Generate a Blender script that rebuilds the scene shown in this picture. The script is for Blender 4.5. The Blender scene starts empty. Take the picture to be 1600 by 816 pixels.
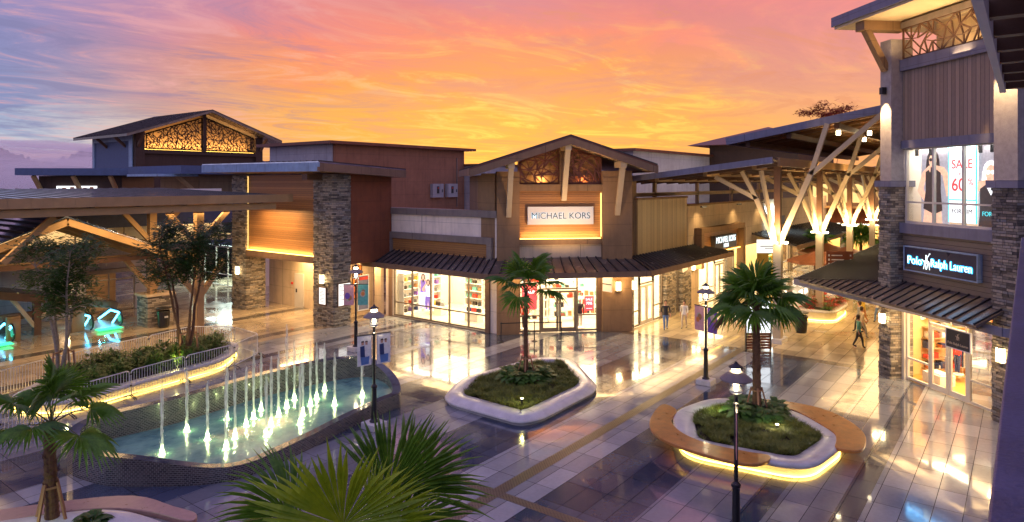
import bpy, bmesh, math, random
from mathutils import Vector, Matrix, noise
random.seed(7)
R = math.radians
sc = bpy.context.scene
C = sc.collection
H = 8.5
YAW = R(37.3)                                   # view direction against the +X street axis
FW = Vector((math.cos(YAW), math.sin(YAW), 0)); RT = Vector((math.sin(YAW), -math.cos(YAW), 0))

# ------------------------------------------------------------------ camera
cam = bpy.data.cameras.new('camera'); camo = bpy.data.objects.new('camera', cam); C.objects.link(camo)
cam.sensor_width = 36; cam.lens = 36 * 1058 / 1600; cam.shift_y = -123 / 1600
cam.clip_start = 0.1; cam.clip_end = 8000
camo.location = (0, 0, H); camo.rotation_euler = (R(90), 0, YAW - R(90))
sc.camera = camo
sc.view_settings.view_transform = 'Standard'; sc.view_settings.look = 'None'
sc.view_settings.exposure = 0.8; sc.view_settings.gamma = 1; sc.view_settings.use_curve_mapping = False
sc.cycles.max_bounces = 7; sc.cycles.diffuse_bounces = 3; sc.cycles.glossy_bounces = 4
sc.cycles.transparent_max_bounces = 16; sc.cycles.transmission_bounces = 4; sc.cycles.volume_bounces = 2
sc.cycles.sample_clamp_indirect = 4; sc.cycles.caustics_reflective = False; sc.cycles.caustics_refractive = False
sc.cycles.use_denoising = True

# ------------------------------------------------------------------ node helpers
class NT:
    def __init__(s, tree): s.t = tree; s.n = tree.nodes; s.l = tree.links
    def new(s, ty, **kw):
        n = s.n.new(ty)
        for k, v in kw.items(): setattr(n, k, v)
        return n
    def set(s, sock, v):
        if isinstance(v, bpy.types.NodeSocket): s.l.new(v, sock)
        elif v is not None:
            if isinstance(v, (tuple, list)) and len(v) == 3 and sock.type == 'RGBA': v = (*v, 1)
            sock.default_value = v
    def math(s, op, a, b=None, c=None, clamp=False):
        n = s.new('ShaderNodeMath', operation=op, use_clamp=clamp)
        for i, v in enumerate((a, b, c)):
            if v is not None: s.set(n.inputs[i], v)
        return n.outputs[0]
    def mix(s, f, a, b, mode='MIX'):
        n = s.new('ShaderNodeMix', data_type='RGBA', blend_type=mode)
        s.set(n.inputs[0], f); s.set(n.inputs[6], a); s.set(n.inputs[7], b)
        return n.outputs[2]
    def sstep(s, v, a, b, lo=0.0, hi=1.0):
        n = s.new('ShaderNodeMapRange', interpolation_type='SMOOTHSTEP')
        s.set(n.inputs[0], v); n.inputs[1].default_value = a; n.inputs[2].default_value = b
        n.inputs[3].default_value = lo; n.inputs[4].default_value = hi
        return n.outputs[0]
    def ramp(s, f, stops, interp='LINEAR'):
        n = s.new('ShaderNodeValToRGB'); cr = n.color_ramp; cr.interpolation = interp
        while len(cr.elements) < len(stops): cr.elements.new(0.5)
        for e, (p, c) in zip(cr.elements, stops): e.position = p; e.color = (*c, 1)
        s.set(n.inputs[0], f); return n.outputs[0]
    def noise(s, vec, scale, detail=3, rough=.55, dist=0):
        n = s.new('ShaderNodeTexNoise'); s.set(n.inputs['Vector'], vec)
        n.inputs['Scale'].default_value = scale; n.inputs['Detail'].default_value = detail
        n.inputs['Roughness'].default_value = rough; n.inputs['Distortion'].default_value = dist
        return n.outputs[0]
    def vmul(s, v, m):
        n = s.new('ShaderNodeVectorMath', operation='MULTIPLY'); s.set(n.inputs[0], v); n.inputs[1].default_value = m
        return n.outputs[0]
    def dot(s, v, m):
        n = s.new('ShaderNodeVectorMath', operation='DOT_PRODUCT'); s.set(n.inputs[0], v); n.inputs[1].default_value = m
        return n.outputs['Value']
    def comb(s, x, y, z=0):
        n = s.new('ShaderNodeCombineXYZ')
        for i, v in enumerate((x, y, z)): s.set(n.inputs[i], v)
        return n.outputs[0]
    def sep(s, v):
        n = s.new('ShaderNodeSeparateXYZ'); s.set(n.inputs[0], v); return n.outputs
MATS = {}
def base_mat(name):
    m = bpy.data.materials.new(name); m.use_nodes = True; t = NT(m.node_tree)
    for n in list(t.n): t.n.remove(n)
    out = t.new('ShaderNodeOutputMaterial'); MATS[name] = m
    return m, t, out
def princ(t, out, col, rough=.6, metal=0., bump=None, bstr=.3, bdist=.02, coat=0, emis=None, estr=0, spec=.5, trans=0, alpha=None):
    p = t.new('ShaderNodeBsdfPrincipled')
    t.set(p.inputs['Base Color'], col); t.set(p.inputs['Roughness'], rough); t.set(p.inputs['Metallic'], metal)
    p.inputs['Specular IOR Level'].default_value = spec
    p.inputs['Coat Weight'].default_value = coat; p.inputs['Coat Roughness'].default_value = .05
    if emis is not None: t.set(p.inputs['Emission Color'], emis); p.inputs['Emission Strength'].default_value = estr
    if alpha is not None: t.set(p.inputs['Alpha'], alpha)
    if bump is not None:
        b = t.new('ShaderNodeBump'); b.inputs['Strength'].default_value = bstr; b.inputs['Distance'].default_value = bdist
        t.set(b.inputs['Height'], bump); t.l.new(b.outputs[0], p.inputs['Normal'])
    t.l.new(p.outputs[0], out.inputs[0]); return p
def pos(t): return t.new('ShaderNodeNewGeometry').outputs['Position']
def plain(name, col, rough=.6, metal=0., var=.18, scale=3., bump=.15, coat=0, fine=40.):
    """painted / cast surface with blotches and fine grain"""
    m, t, out = base_mat(name); p = pos(t)
    n1 = t.noise(p, scale, 4); n2 = t.noise(p, fine, 3)
    f = t.math('ADD', t.math('MULTIPLY', n1, .7), t.math('MULTIPLY', n2, .3))
    lo = tuple(c * (1 - var) for c in col); hi = tuple(min(1, c * (1 + var)) for c in col)
    c = t.ramp(f, [(.3, lo), (.7, hi)])
    if 'render' in name or 'trim' in name:      # rain streaks and blotches
        s1 = t.noise(t.vmul(p, (2.2, 2.2, .22)), 1.6, 5, .65); s2 = t.noise(p, .45, 3)
        X_, Y_, Z_ = t.sep(p); ju = t.math('FRACT', t.math('DIVIDE', t.math('ADD', X_, t.math('MULTIPLY', Y_, .37)), 2.7)); jz = t.math('FRACT', t.math('DIVIDE', Z_, 1.22))
        jt = t.math('SUBTRACT', 1.0, t.math('MULTIPLY', t.math('MAXIMUM', t.math('LESS_THAN', ju, .008), t.math('LESS_THAN', jz, .018)), .4))
        k = t.math('MULTIPLY', t.sstep(s1, .45, .72, 1.04, .84), t.sstep(s2, .3, .7, .92, 1.08)); k = t.math('MULTIPLY', k, jt); c = t.mix(1.0, c, t.comb(k, k, k), 'MULTIPLY')
    princ(t, out, c, t.math('ADD', rough - .08, t.math('MULTIPLY', n1, .16)), metal, n2, bump, .01, coat)
    return m
def emit(name, col, s):
    m, t, out = base_mat(name); e = t.new('ShaderNodeEmission'); t.set(e.inputs[0], col); e.inputs[1].default_value = s
    t.l.new(e.outputs[0], out.inputs[0]); return m
def wall_uv(t, u):
    p = pos(t); z = t.sep(p)[2]; return t.comb(t.dot(p, u), z, 0), p
def stone(name, u, warm=1.0):
    m, t, out = base_mat(name); v, p = wall_uv(t, u)
    b = t.new('ShaderNodeTexBrick'); t.set(b.inputs['Vector'], v)
    b.offset = .37; b.offset_frequency = 2; b.squash = .6; b.squash_frequency = 3
    b.inputs['Scale'].default_value = 1; b.inputs['Brick Width'].default_value = .42; b.inputs['Row Height'].default_value = .1
    b.inputs['Mortar Size'].default_value = .008; b.inputs['Mortar Smooth'].default_value = .3; b.inputs['Bias'].default_value = 0
    b.inputs['Color1'].default_value = (0, 0, 0, 1); b.inputs['Color2'].default_value = (1, 1, 1, 1); b.inputs['Mortar'].default_value = (.5, .5, .5, 1)
    n = t.noise(p, 14, 4); k = t.math('ADD', t.math('MULTIPLY', b.outputs['Color'], .75), t.math('MULTIPLY', n, .3))
    c = t.ramp(k, [(.05, (.05, .042, .038)), (.3, (.15, .13, .11)), (.5, (.3, .25, .19)), (.7, (.42, .36, .28)), (.9, (.2, .2, .2)), (1, (.5, .43, .34))])
    c = t.mix(t.math('MULTIPLY', b.outputs['Fac'], .85), c, (.03, .026, .022))
    h = t.math('SUBTRACT', t.math('ADD', t.math('MULTIPLY', b.outputs['Color'], .8), t.math('MULTIPLY', n, .4)), b.outputs['Fac'])
    princ(t, out, c, .75, 0, h, .9, .05); return m
def boards(name, u, col, width=.12, vertical=False, rough=.45, depth=.6, coat=0):
    """cladding boards / ribs running along the wall"""
    m, t, out = base_mat(name); p = pos(t); x = t.dot(p, u); z = t.sep(p)[2]
    a, bq = (x, z) if vertical else (z, x)
    k = t.math('DIVIDE', a, width); fr = t.math('FRACT', k)
    wn = t.new('ShaderNodeTexWhiteNoise', noise_dimensions='1D'); t.set(wn.inputs['W'], t.math('FLOOR', k))
    grain = t.noise(t.comb(t.math('MULTIPLY', a, 9), t.math('MULTIPLY', bq, .8)), 6, 5, .6)
    v = t.math('ADD', t.math('MULTIPLY', wn.outputs[0], .4), t.math('MULTIPLY', grain, .6))
    c = t.ramp(v, [(.15, tuple(q * .6 for q in col)), (.5, col), (.85, tuple(min(1, q * 1.3) for q in col))])
    groove = t.math('LESS_THAN', fr, .1)
    c = t.mix(groove, c, tuple(q * .25 for q in col))
    h = t.math('MULTIPLY', t.math('SUBTRACT', 1.0, groove), 1.0)
    princ(t, out, c, rough, 0, t.math('ADD', h, t.math('MULTIPLY', grain, .15)), depth, .02, coat); return m
def metal_roof(name, col, rough=.3, metal=.35):
    m, t, out = base_mat(name); p = pos(t); n = t.noise(p, 1.3, 4); n2 = t.noise(p, 22, 3)
    c = t.ramp(n, [(.3, tuple(q * .7 for q in col)), (.7, tuple(q * 1.3 for q in col))])
    r = t.math('ADD', rough - .1, t.math('MULTIPLY', n, .18))
    princ(t, out, c, r, metal, n2, .03, .005); return m
def foliage(name, c1, c2, rough=.5, trans=.25):
    m, t, out = base_mat(name); p = pos(t); n = t.noise(p, 2.2, 3); n2 = t.noise(p, 17, 2)
    oi = t.new('ShaderNodeObjectInfo')
    f = t.math('ADD', t.math('MULTIPLY', n, .55), t.math('ADD', t.math('MULTIPLY', n2, .4), t.math('MULTIPLY', t.math('SUBTRACT', oi.outputs['Random'], .5), .15)))
    c = t.ramp(f, [(.3, c1), (.68, c2)])
    pr = princ(t, out, c, rough, 0, None)
    tr = t.new('ShaderNodeBsdfTranslucent'); t.set(tr.inputs[0], c)
    mx = t.new('ShaderNodeMixShader'); mx.inputs[0].default_value = trans
    t.l.new(pr.outputs[0], mx.inputs[1]); t.l.new(tr.outputs[0], mx.inputs[2]); t.l.new(mx.outputs[0], out.inputs[0]); return m
def glass(name, tint=(.96, .98, 1), refl=.9):
    m, t, out = base_mat(name)
    tr = t.new('ShaderNodeBsdfTransparent'); t.set(tr.inputs[0], tint)
    gl = t.new('ShaderNodeBsdfGlossy'); gl.inputs['Roughness'].default_value = .02
    fr = t.new('ShaderNodeFresnel'); fr.inputs[0].default_value = 1.45
    mx = t.new('ShaderNodeMixShader'); t.set(mx.inputs[0], t.math('MULTIPLY', fr.outputs[0], refl))
    t.l.new(tr.outputs[0], mx.inputs[1]); t.l.new(gl.outputs[0], mx.inputs[2]); t.l.new(mx.outputs[0], out.inputs[0]); return m

# ------------------------------------------------------------------ materials
UX, UC, UP = (1, 1, 0), (1.414, 0, 0), (0, -1.414, 0)
M = {}
M['stone'] = stone('stone_ledger', UX); M['stone_p'] = stone('stone_ledger_corner', UP)
M['wood'] = boards('cedar_cladding', UX, (.36, .17, .06), .13); M['wood_c'] = boards('cedar_cladding_corner', UC, (.38, .18, .06), .13)
M['taupe_boards'] = boards('taupe_cladding', UP, (.2, .15, .12), .2)
M['ribs'] = boards('ribbed_tan_cladding', UX, (.42, .28, .12), .16, True); M['ribs_p'] = boards('ribbed_grey_cladding', UP, (.3, .22, .17), .2, True)
M['cream'] = plain('cream_render', (.6, .47, .32), .8, var=.08); M['tan'] = plain('tan_render', (.25, .15, .075), .8, var=.1)
M['umber'] = plain('umber_render', (.2, .12, .075), .8, var=.12); M['redwall'] = plain('oxblood_render', (.19, .055, .022), .8, var=.15)
M['maroon'] = plain('maroon_render', (.27, .12, .07), .8, var=.1); M['lilac'] = plain('pale_grey_render', (.36, .33, .36), .8, var=.08)
M['trim'] = plain('grey_brown_trim', (.2, .165, .15), .5, var=.1); M['trim_blue'] = plain('slate_trim', (.17, .17, .24), .45, var=.1)
M['timber'] = plain('glulam_timber', (.36, .22, .1), .55, var=.2, scale=1.5); M['timber_dark'] = plain('dark_timber', (.13, .065, .035), .5, var=.2)
M['timber_pale'] = plain('pale_painted_steel', (.5, .4, .26), .5, var=.1)
M['soffit'] = plain('pale_soffit', (.6, .48, .32), .7, var=.08); M['darkwall'] = plain('dark_brown_render', (.055, .03, .022), .8)
M['navy'] = plain('blue_grey_cladding', (.07, .1, .2), .6); M['navy_trim'] = plain('pale_blue_trim', (.25, .35, .5), .5)
M['roof'] = metal_roof('brown_metal_roofing', (.15, .12, .105), .26); M['rib_dark'] = plain('dark_roof_rib', (.025, .022, .025), .4); M['roof_blue'] = metal_roof('slate_blue_roofing', (.5, .58, .72), .12, 1)
M['roof_red'] = metal_roof('oxide_roofing', (.16, .06, .04), .45)
M['black'] = plain('black_enamel', (.012, .012, .014), .3, var=.2); M['frame'] = plain('bronze_frame', (.2, .16, .12), .4, .3, var=.1)
M['frame_white'] = plain('pale_window_frame', (.6, .56, .5), .4, var=.06)
M['steel'] = plain('galvanised_steel', (.62, .63, .66), .35, .45, var=.15)
M['white'] = plain('white_paint', (.8, .78, .74), .6, var=.04); M['interior'] = plain('shop_plaster', (.82, .76, .66), .8, var=.03)
M['shopfloor'] = plain('shop_floor_stone', (.7, .63, .5), .25, var=.06); M['oak'] = plain('honey_oak', (.55, .3, .07), .35, var=.15)
M['curb'] = plain('pale_terrazzo', (.6, .58, .55), .35, var=.2, scale=2.5, bump=.1, coat=.25)
M['soil'] = plain('planting_soil', (.035, .025, .018), .9, var=.4, bump=.8)
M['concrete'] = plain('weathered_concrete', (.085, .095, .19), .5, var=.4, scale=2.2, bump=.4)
M['plaster'] = plain('grey_rough_plaster', (.34, .31, .31), .85, var=.2, scale=5, bump=.6)
M['trunk'] = plain('palm_trunk_bark', (.13, .06, .03), .8, var=.45, scale=14, bump=1); M['bark'] = plain('pale_tree_bark', (.3, .24, .18), .8, var=.35, scale=8, bump=.6)
M['stake'] = plain('stake_wood', (.32, .16, .08), .7, var=.2)
M['petiole'] = plain('palm_stalk', (.12, .13, .035), .5)
M['palm'] = foliage('palm_frond_green', (.045, .12, .012), (.2, .38, .035), .35, .4)
M['palm_lime'] = foliage('lit_palm_frond', (.2, .32, .01), (.48, .58, .03), .35, .4)  # palm green brightened to lime: lamplight on the near fronds put into the colour
M['leaf'] = foliage('dark_leaf', (.02, .06, .01), (.11, .23, .03)); M['leaf_bright'] = foliage('bright_leaf', (.03, .09, .02), (.12, .24, .03))
M['cover'] = foliage('ground_cover_leaf', (.05, .09, .012), (.36, .36, .05)); M['pale_wall'] = plain('pale_wall_render', (.78, .68, .58), .8, var=.06); M['red_leaf'] = foliage('red_leaf', (.25, .01, .01), (.7, .06, .02))
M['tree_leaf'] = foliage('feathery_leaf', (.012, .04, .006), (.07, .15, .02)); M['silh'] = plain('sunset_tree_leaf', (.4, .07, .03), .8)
M['glass'] = glass('window_glass'); M['glass_green'] = glass('balustrade_glass', (.6, .95, .85))
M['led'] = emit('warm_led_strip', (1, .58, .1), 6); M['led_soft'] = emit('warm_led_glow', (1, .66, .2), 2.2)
M['lamp'] = emit('lamp_glow', (1, .82, .5), 14); M['panel'] = emit('shop_ceiling_light', (1, .88, .65), 5)
M['panel_cool'] = emit('cool_shop_light', (.8, 1, .9), 5); M['blue_neon'] = emit('blue_halo_letters', (.03, .42, 1), 2.4); M['halo'] = emit('white_halo_letters', (.62, .85, 1), 1.0); M['lit_letter'] = emit('lit_white_letters', (.8, .97, 1), 1.3)
M['cool_letters'] = emit('cool_white_letters', (.75, .95, 1), 6); M['sign_lit'] = emit('lit_sign_face', (.9, .93, .98), 1.1)
M['box_glow'] = emit('wall_lamp_shade', (1, .8, .42), 7); M['blue_led'] = emit('blue_led_tube', (.1, .6, 1), 5); M['green_glow'] = emit('green_comb_light', (.05, 1, .3), 1.6)
M['under_lamp'] = emit('underwater_lamp', (.9, 1, .45), 7); M['window_glow'] = emit('far_window_glow', (1, .6, .22), .9); M['planter_led'] = emit('planter_led_strip', (1, .6, .1), 10)
M['poster_light'] = emit('backlit_poster', (1, .93, .85), .85)
def flat(name, col, rough=.5, e=0): 
    m, t, out = base_mat(name); p = pos(t); n = t.noise(p, 9, 3)
    c = t.ramp(n, [(.3, tuple(q * .85 for q in col)), (.7, tuple(min(1, q * 1.1) for q in col))])
    princ(t, out, c, rough, 0, None, emis=c, estr=e) if e else princ(t, out, c, rough); return m
for nm, col in dict(red=(.7, .05, .03), orange=(.8, .25, .06), skin=(.55, .3, .2), skin_pale=(.75, .5, .36), denim=(.1, .2, .45), cloth_black=(.02, .02, .025),
                    cloth_white=(.75, .73, .7), purple=(.22, .1, .45), green=(.05, .2, .1), tan_leather=(.45, .2, .08), hair=(.035, .02, .012), navy_cloth=(.02, .04, .14),
                    teal=(.15, .5, .4), sand=(.6, .5, .36), grey=(.3, .3, .3), mustard=(.6, .4, .05), pink=(.8, .4, .4), umbrella=(.34, .12, .05), ink=(.03, .03, .035)).items():
    M[nm] = flat(nm + '_finish', col)
for nm, col, e in (('b_skin', (.85, .5, .33), .7), ('b_dark', (.06, .04, .04), .5), ('b_white', (.95, .93, .92), .9), ('b_red', (.85, .08, .08), .9), ('b_grey', (.42, .38, .42), .6), ('b_cyan', (.1, .7, .75), .8), ('b_peach', (.95, .72, .55), .8), ('b_purple', (.35, .2, .6), .6)):
    M[nm] = flat('backlit_' + nm[2:], col, .5, e)

def tile_mat():
    m, t, out = base_mat('wet_plaza_tiles'); p = pos(t); X, Y, Z = t.sep(p)
    kx = t.math('DIVIDE', X, 1.3); ky = t.math('DIVIDE', Y, .65)
    sh = t.math('MULTIPLY', t.math('MODULO', t.math('FLOOR', t.math('DIVIDE', Y, 2.6)), 2.0), .5)
    kx = t.math('ADD', kx, sh)
    fx, fy = t.math('FRACT', kx), t.math('FRACT', ky)
    wn = t.new('ShaderNodeTexWhiteNoise', noise_dimensions='3D'); t.set(wn.inputs['Vector'], t.comb(t.math('FLOOR', kx), t.math('FLOOR', ky)))
    g = t.math('MAXIMUM', t.math('LESS_THAN', fx, .012), t.math('LESS_THAN', fy, .024))
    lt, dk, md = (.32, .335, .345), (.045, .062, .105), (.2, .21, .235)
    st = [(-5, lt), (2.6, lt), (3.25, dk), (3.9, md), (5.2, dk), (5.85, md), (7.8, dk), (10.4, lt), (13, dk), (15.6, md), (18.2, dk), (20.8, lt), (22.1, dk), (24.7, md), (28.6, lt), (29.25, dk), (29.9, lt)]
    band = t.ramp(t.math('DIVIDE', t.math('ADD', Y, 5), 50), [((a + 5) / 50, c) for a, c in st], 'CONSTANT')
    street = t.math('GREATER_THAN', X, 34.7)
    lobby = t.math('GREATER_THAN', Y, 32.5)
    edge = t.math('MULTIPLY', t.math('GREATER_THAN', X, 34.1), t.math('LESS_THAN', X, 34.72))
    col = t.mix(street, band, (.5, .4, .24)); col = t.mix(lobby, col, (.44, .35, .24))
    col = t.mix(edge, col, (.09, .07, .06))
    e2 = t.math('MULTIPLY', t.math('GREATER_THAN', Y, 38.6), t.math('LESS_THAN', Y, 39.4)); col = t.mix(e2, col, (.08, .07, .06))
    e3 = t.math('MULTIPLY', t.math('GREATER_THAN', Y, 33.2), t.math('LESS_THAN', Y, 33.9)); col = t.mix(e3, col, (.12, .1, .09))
    n = t.noise(p, .9, 4, .6); nf = t.noise(p, 9, 4, .6)
    v = t.math('ADD', .62, t.math('ADD', t.math('MULTIPLY', wn.outputs[0], .42), t.math('MULTIPLY', n, .35)))
    v = t.math('MULTIPLY', v, t.math('ADD', .85, t.math('MULTIPLY', nf, .3)))
    col = t.mix(1.0, col, t.comb(v, v, v), 'MULTIPLY')
    col = t.mix(t.math('MULTIPLY', g, .95), col, (.012, .01, .01))
    wet = t.sstep(t.noise(p, .35, 4, .6, .4), .42, .6)
    wet = t.math('MULTIPLY', wet, t.math('ADD', .75, t.math('MULTIPLY', wn.outputs[0], .25)))
    rough = t.math('ADD', t.math('SUBTRACT', .17, t.math('MULTIPLY', wet, .13)), t.math('MULTIPLY', nf, .04))
    rough = t.math('ADD', rough, t.math('MULTIPLY', wn.outputs[0], .05)); rough = t.math('ADD', rough, t.math('MULTIPLY', g, .4)); cw = t.math('MULTIPLY', t.math('SUBTRACT', 1.0, g), t.math('ADD', .12, t.math('MULTIPLY', wet, .75)))
    b1 = t.new('ShaderNodeBump'); b1.inputs['Strength'].default_value = .07; b1.inputs['Distance'].default_value = .006
    tilt = t.noise(p, 1.6, 2); hh = t.math('ADD', t.math('MULTIPLY', tilt, 2.2), t.math('SUBTRACT', t.math('MULTIPLY', nf, .35), g)); t.set(b1.inputs['Height'], hh)
    pr = princ(t, out, col, rough, 0); pr.inputs['IOR'].default_value = 1.62; t.set(pr.inputs['Specular IOR Level'], t.math('MULTIPLY', t.math('SUBTRACT', 1.0, g), .6))
    t.set(pr.inputs['Coat Weight'], cw); pr.inputs['Coat Roughness'].default_value = .025; pr.inputs['Coat IOR'].default_value = 1.45
    t.l.new(b1.outputs[0], pr.inputs['Normal']); t.l.new(b1.outputs[0], pr.inputs['Coat Normal']); return m
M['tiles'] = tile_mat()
def drain_mat():
    m, t, out = base_mat('slotted_bronze_drain'); p = pos(t); X, Y, Z = t.sep(p)
    g = t.math('LESS_THAN', t.math('FRACT', t.math('MULTIPLY', t.math('ADD', X, t.math('MULTIPLY', Y, 1.0)), 9)), .4)
    g2 = t.math('LESS_THAN', t.math('FRACT', t.math('MULTIPLY', t.math('ADD', X, t.math('MULTIPLY', Y, -1.0)), 9)), .4)
    k = t.math('MULTIPLY', g, g2); c = t.mix(k, (.16, .12, .08), (.02, .018, .015))
    princ(t, out, c, .3, .5, t.math('SUBTRACT', 1.0, k), .6, .01); return m
M['drain'] = drain_mat()
def mosaic_mat():
    m, t, out = base_mat('pebble_mosaic'); tc = t.new('ShaderNodeNewGeometry'); p = tc.outputs['Position']
    X, Y, Z = t.sep(p); u = t.math('ADD', t.math('MULTIPLY', X, 1.0), t.math('MULTIPLY', Y, -.55))
    b = t.new('ShaderNodeTexBrick'); t.set(b.inputs['Vector'], t.comb(u, Z)); b.inputs['Scale'].default_value = 1
    b.inputs['Brick Width'].default_value = .12; b.inputs['Row Height'].default_value = .055; b.inputs['Mortar Size'].default_value = .008
    b.inputs['Color1'].default_value = (.02, .018, .02, 1); b.inputs['Color2'].default_value = (.11, .085, .075, 1); b.inputs['Mortar'].default_value = (.26, .24, .22, 1)
    h = t.math('SUBTRACT', 1.0, b.outputs['Fac'])
    princ(t, out, b.outputs['Color'], .25, 0, h, .8, .02, .4); return m
M['mosaic'] = mosaic_mat()
def water_mat():
    m, t, out = base_mat('fountain_water'); p = pos(t); n = t.noise(p, 5, 4, .6, .6); n2 = t.noise(p, 1.2, 3)
    c = t.ramp(n2, [(.35, (.09, .24, .22)), (.6, (.22, .45, .34))])
    pr = princ(t, out, c, .1, 0, n, .5, .05, coat=.3); return m
M['water'] = water_mat()
def jet_mat():
    m, t, out = base_mat('water_jet'); p = pos(t); z = t.sep(p)[2]
    n = t.noise(t.vmul(p, (14, 14, 3)), 1.2, 3)
    tr = t.new('ShaderNodeBsdfTransparent')
    d = t.new('ShaderNodeBsdfTranslucent'); t.set(d.inputs[0], (.9, .95, .85)); d2 = t.new('ShaderNodeBsdfDiffuse'); t.set(d2.inputs[0], (.9, .95, .88))
    a = t.new('ShaderNodeMixShader'); a.inputs[0].default_value = .5; t.l.new(d.outputs[0], a.inputs[1]); t.l.new(d2.outputs[0], a.inputs[2])
    mx = t.new('ShaderNodeMixShader'); f = t.sstep(n, .3, .75, .35, .9)
    f = t.math('MULTIPLY', f, t.sstep(z, 1.2, 2.6, 1.0, .45))
    t.set(mx.inputs[0], f); t.l.new(tr.outputs[0], mx.inputs[1]); t.l.new(a.outputs[0], mx.inputs[2]); t.l.new(mx.outputs[0], out.inputs[0]); return m
M['jet'] = jet_mat()

# ------------------------------------------------------------------ mesh helpers
class Fr:
    """local wall frame: s runs left to right seen from outside, n runs into the wall, z up"""
    def __init__(f, ox, oy, ang): f.o = (ox, oy); a = R(ang); f.s = (math.cos(a), math.sin(a)); f.n = (-math.sin(a), math.cos(a)); f.ang = a
    def w(f, s, n, z): return (f.o[0] + f.s[0] * s + f.n[0] * n, f.o[1] + f.s[1] * s + f.n[1] * n, z)
W = Fr(0, 0, 0)
class MB:
    def __init__(m, fr=W): m.v = []; m.f = []; m.fr = fr; m.mi = []; m.cur = 0; m.sm = False
    def add(m, vs, fs):
        k = len(m.v); m.v += [tuple(m.fr.w(*p)) for p in vs]; m.f += [tuple(i + k for i in f) for f in fs]; m.mi += [m.cur] * len(fs); return m
    def box(m, a0, a1, b0, b1, z0, z1):
        vs = [(x, y, z) for z in (z0, z1) for y in (b0, b1) for x in (a0, a1)]
        return m.add(vs, [(0, 2, 3, 1), (4, 5, 7, 6), (0, 1, 5, 4), (2, 6, 7, 3), (0, 4, 6, 2), (1, 3, 7, 5)])
    def bar(m, p, q, w, h=None, up=(0, 0, 1)):
        h = h or w; p, q = Vector(p), Vector(q); d = (q - p).normalized(); u = Vector(up)
        if abs(d.dot(u)) > .98: u = Vector((1, 0, 0))
        a = d.cross(u).normalized(); b = a.cross(d).normalized()
        vs = [tuple(c + a * (i * w / 2) + b * (j * h / 2)) for c in (p, q) for i, j in ((-1, -1), (1, -1), (1, 1), (-1, 1))]
        return m.add(vs, [(3, 2, 1, 0), (4, 5, 6, 7), (0, 1, 5, 4), (1, 2, 6, 5), (2, 3, 7, 6), (3, 0, 4, 7)])
    def tube(m, pts, rad, n=8, cap=True):
        pts = [Vector(p) for p in pts]; rad = rad if isinstance(rad, (list, tuple)) else [rad] * len(pts); vs = []; fs = []
        a = None
        for i, p in enumerate(pts):
            d = (pts[min(i + 1, len(pts) - 1)] - pts[max(i - 1, 0)]).normalized()
            if a is None: a = d.orthogonal().normalized()
            else: a = (a - d * a.dot(d)).normalized()
            b = d.cross(a)
            vs += [tuple(p + (a * math.cos(2 * math.pi * k / n) + b * math.sin(2 * math.pi * k / n)) * rad[i]) for k in range(n)]
        for i in range(len(pts) - 1):
            for k in range(n): fs.append((i * n + k, i * n + (k + 1) % n, (i + 1) * n + (k + 1) % n, (i + 1) * n + k))
        if cap: fs += [tuple(range(n - 1, -1, -1)), tuple(range((len(pts) - 1) * n, len(pts) * n))]
        return m.add(vs, fs)
    def lathe(m, cx, cy, prof, n=20):
        vs = [(cx + r * math.cos(2 * math.pi * k / n), cy + r * math.sin(2 * math.pi * k / n), z) for r, z in prof for k in range(n)]; fs = []
        for i in range(len(prof) - 1):
            for k in range(n): fs.append((i * n + k, i * n + (k + 1) % n, (i + 1) * n + (k + 1) % n, (i + 1) * n + k))
        fs += [tuple(range(n - 1, -1, -1)), tuple(range((len(prof) - 1) * n, len(prof) * n))]
        return m.add(vs, fs)
    def prism(m, poly, z0, z1):
        n = len(poly); a = sum(poly[i][0] * poly[(i + 1) % n][1] - poly[(i + 1) % n][0] * poly[i][1] for i in range(n))
        if a < 0: poly = poly[::-1]
        zt = z1 if callable(z1) else (lambda x, y: z1)
        vs = [(x, y, z0) for x, y in poly] + [(x, y, zt(x, y)) for x, y in poly]
        return m.add(vs, [tuple(range(n - 1, -1, -1)), tuple(range(n, 2 * n))] + [(i, (i + 1) % n, n + (i + 1) % n, n + i) for i in range(n)])
    def vprism(m, poly, n0, n1):
        """polygon in (s,z) extruded along n"""
        k = len(poly); vs = [(s, n0, z) for s, z in poly] + [(s, n1, z) for s, z in poly]
        return m.add(vs, [tuple(range(k)), tuple(range(2 * k - 1, k - 1, -1))] + [(i, k + i, k + (i + 1) % k, (i + 1) % k) for i in range(k)])
    def slab(m, q, th):
        """four top corners, vertical thickness"""
        vs = list(q) + [(x, y, z - th) for x, y, z in q]
        return m.add(vs, [(0, 1, 2, 3), (7, 6, 5, 4)] + [(i, 4 + i, 4 + (i + 1) % 4, (i + 1) % 4) for i in range(4)])
    def seams(m, q, n, w=.05, h=.06):
        """ribs running from edge q0q1 to edge q3q2"""
        q = [Vector(p) for p in q]; m.cur = 1
        for i in range(n + 1):
            t = i / n; a = q[0].lerp(q[1], t); b = q[3].lerp(q[2], t); a = a + Vector((0, 0, h / 2)); b = b + Vector((0, 0, h / 2)); m.bar(a, b, w, h)
        m.cur = 0; return m
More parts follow.
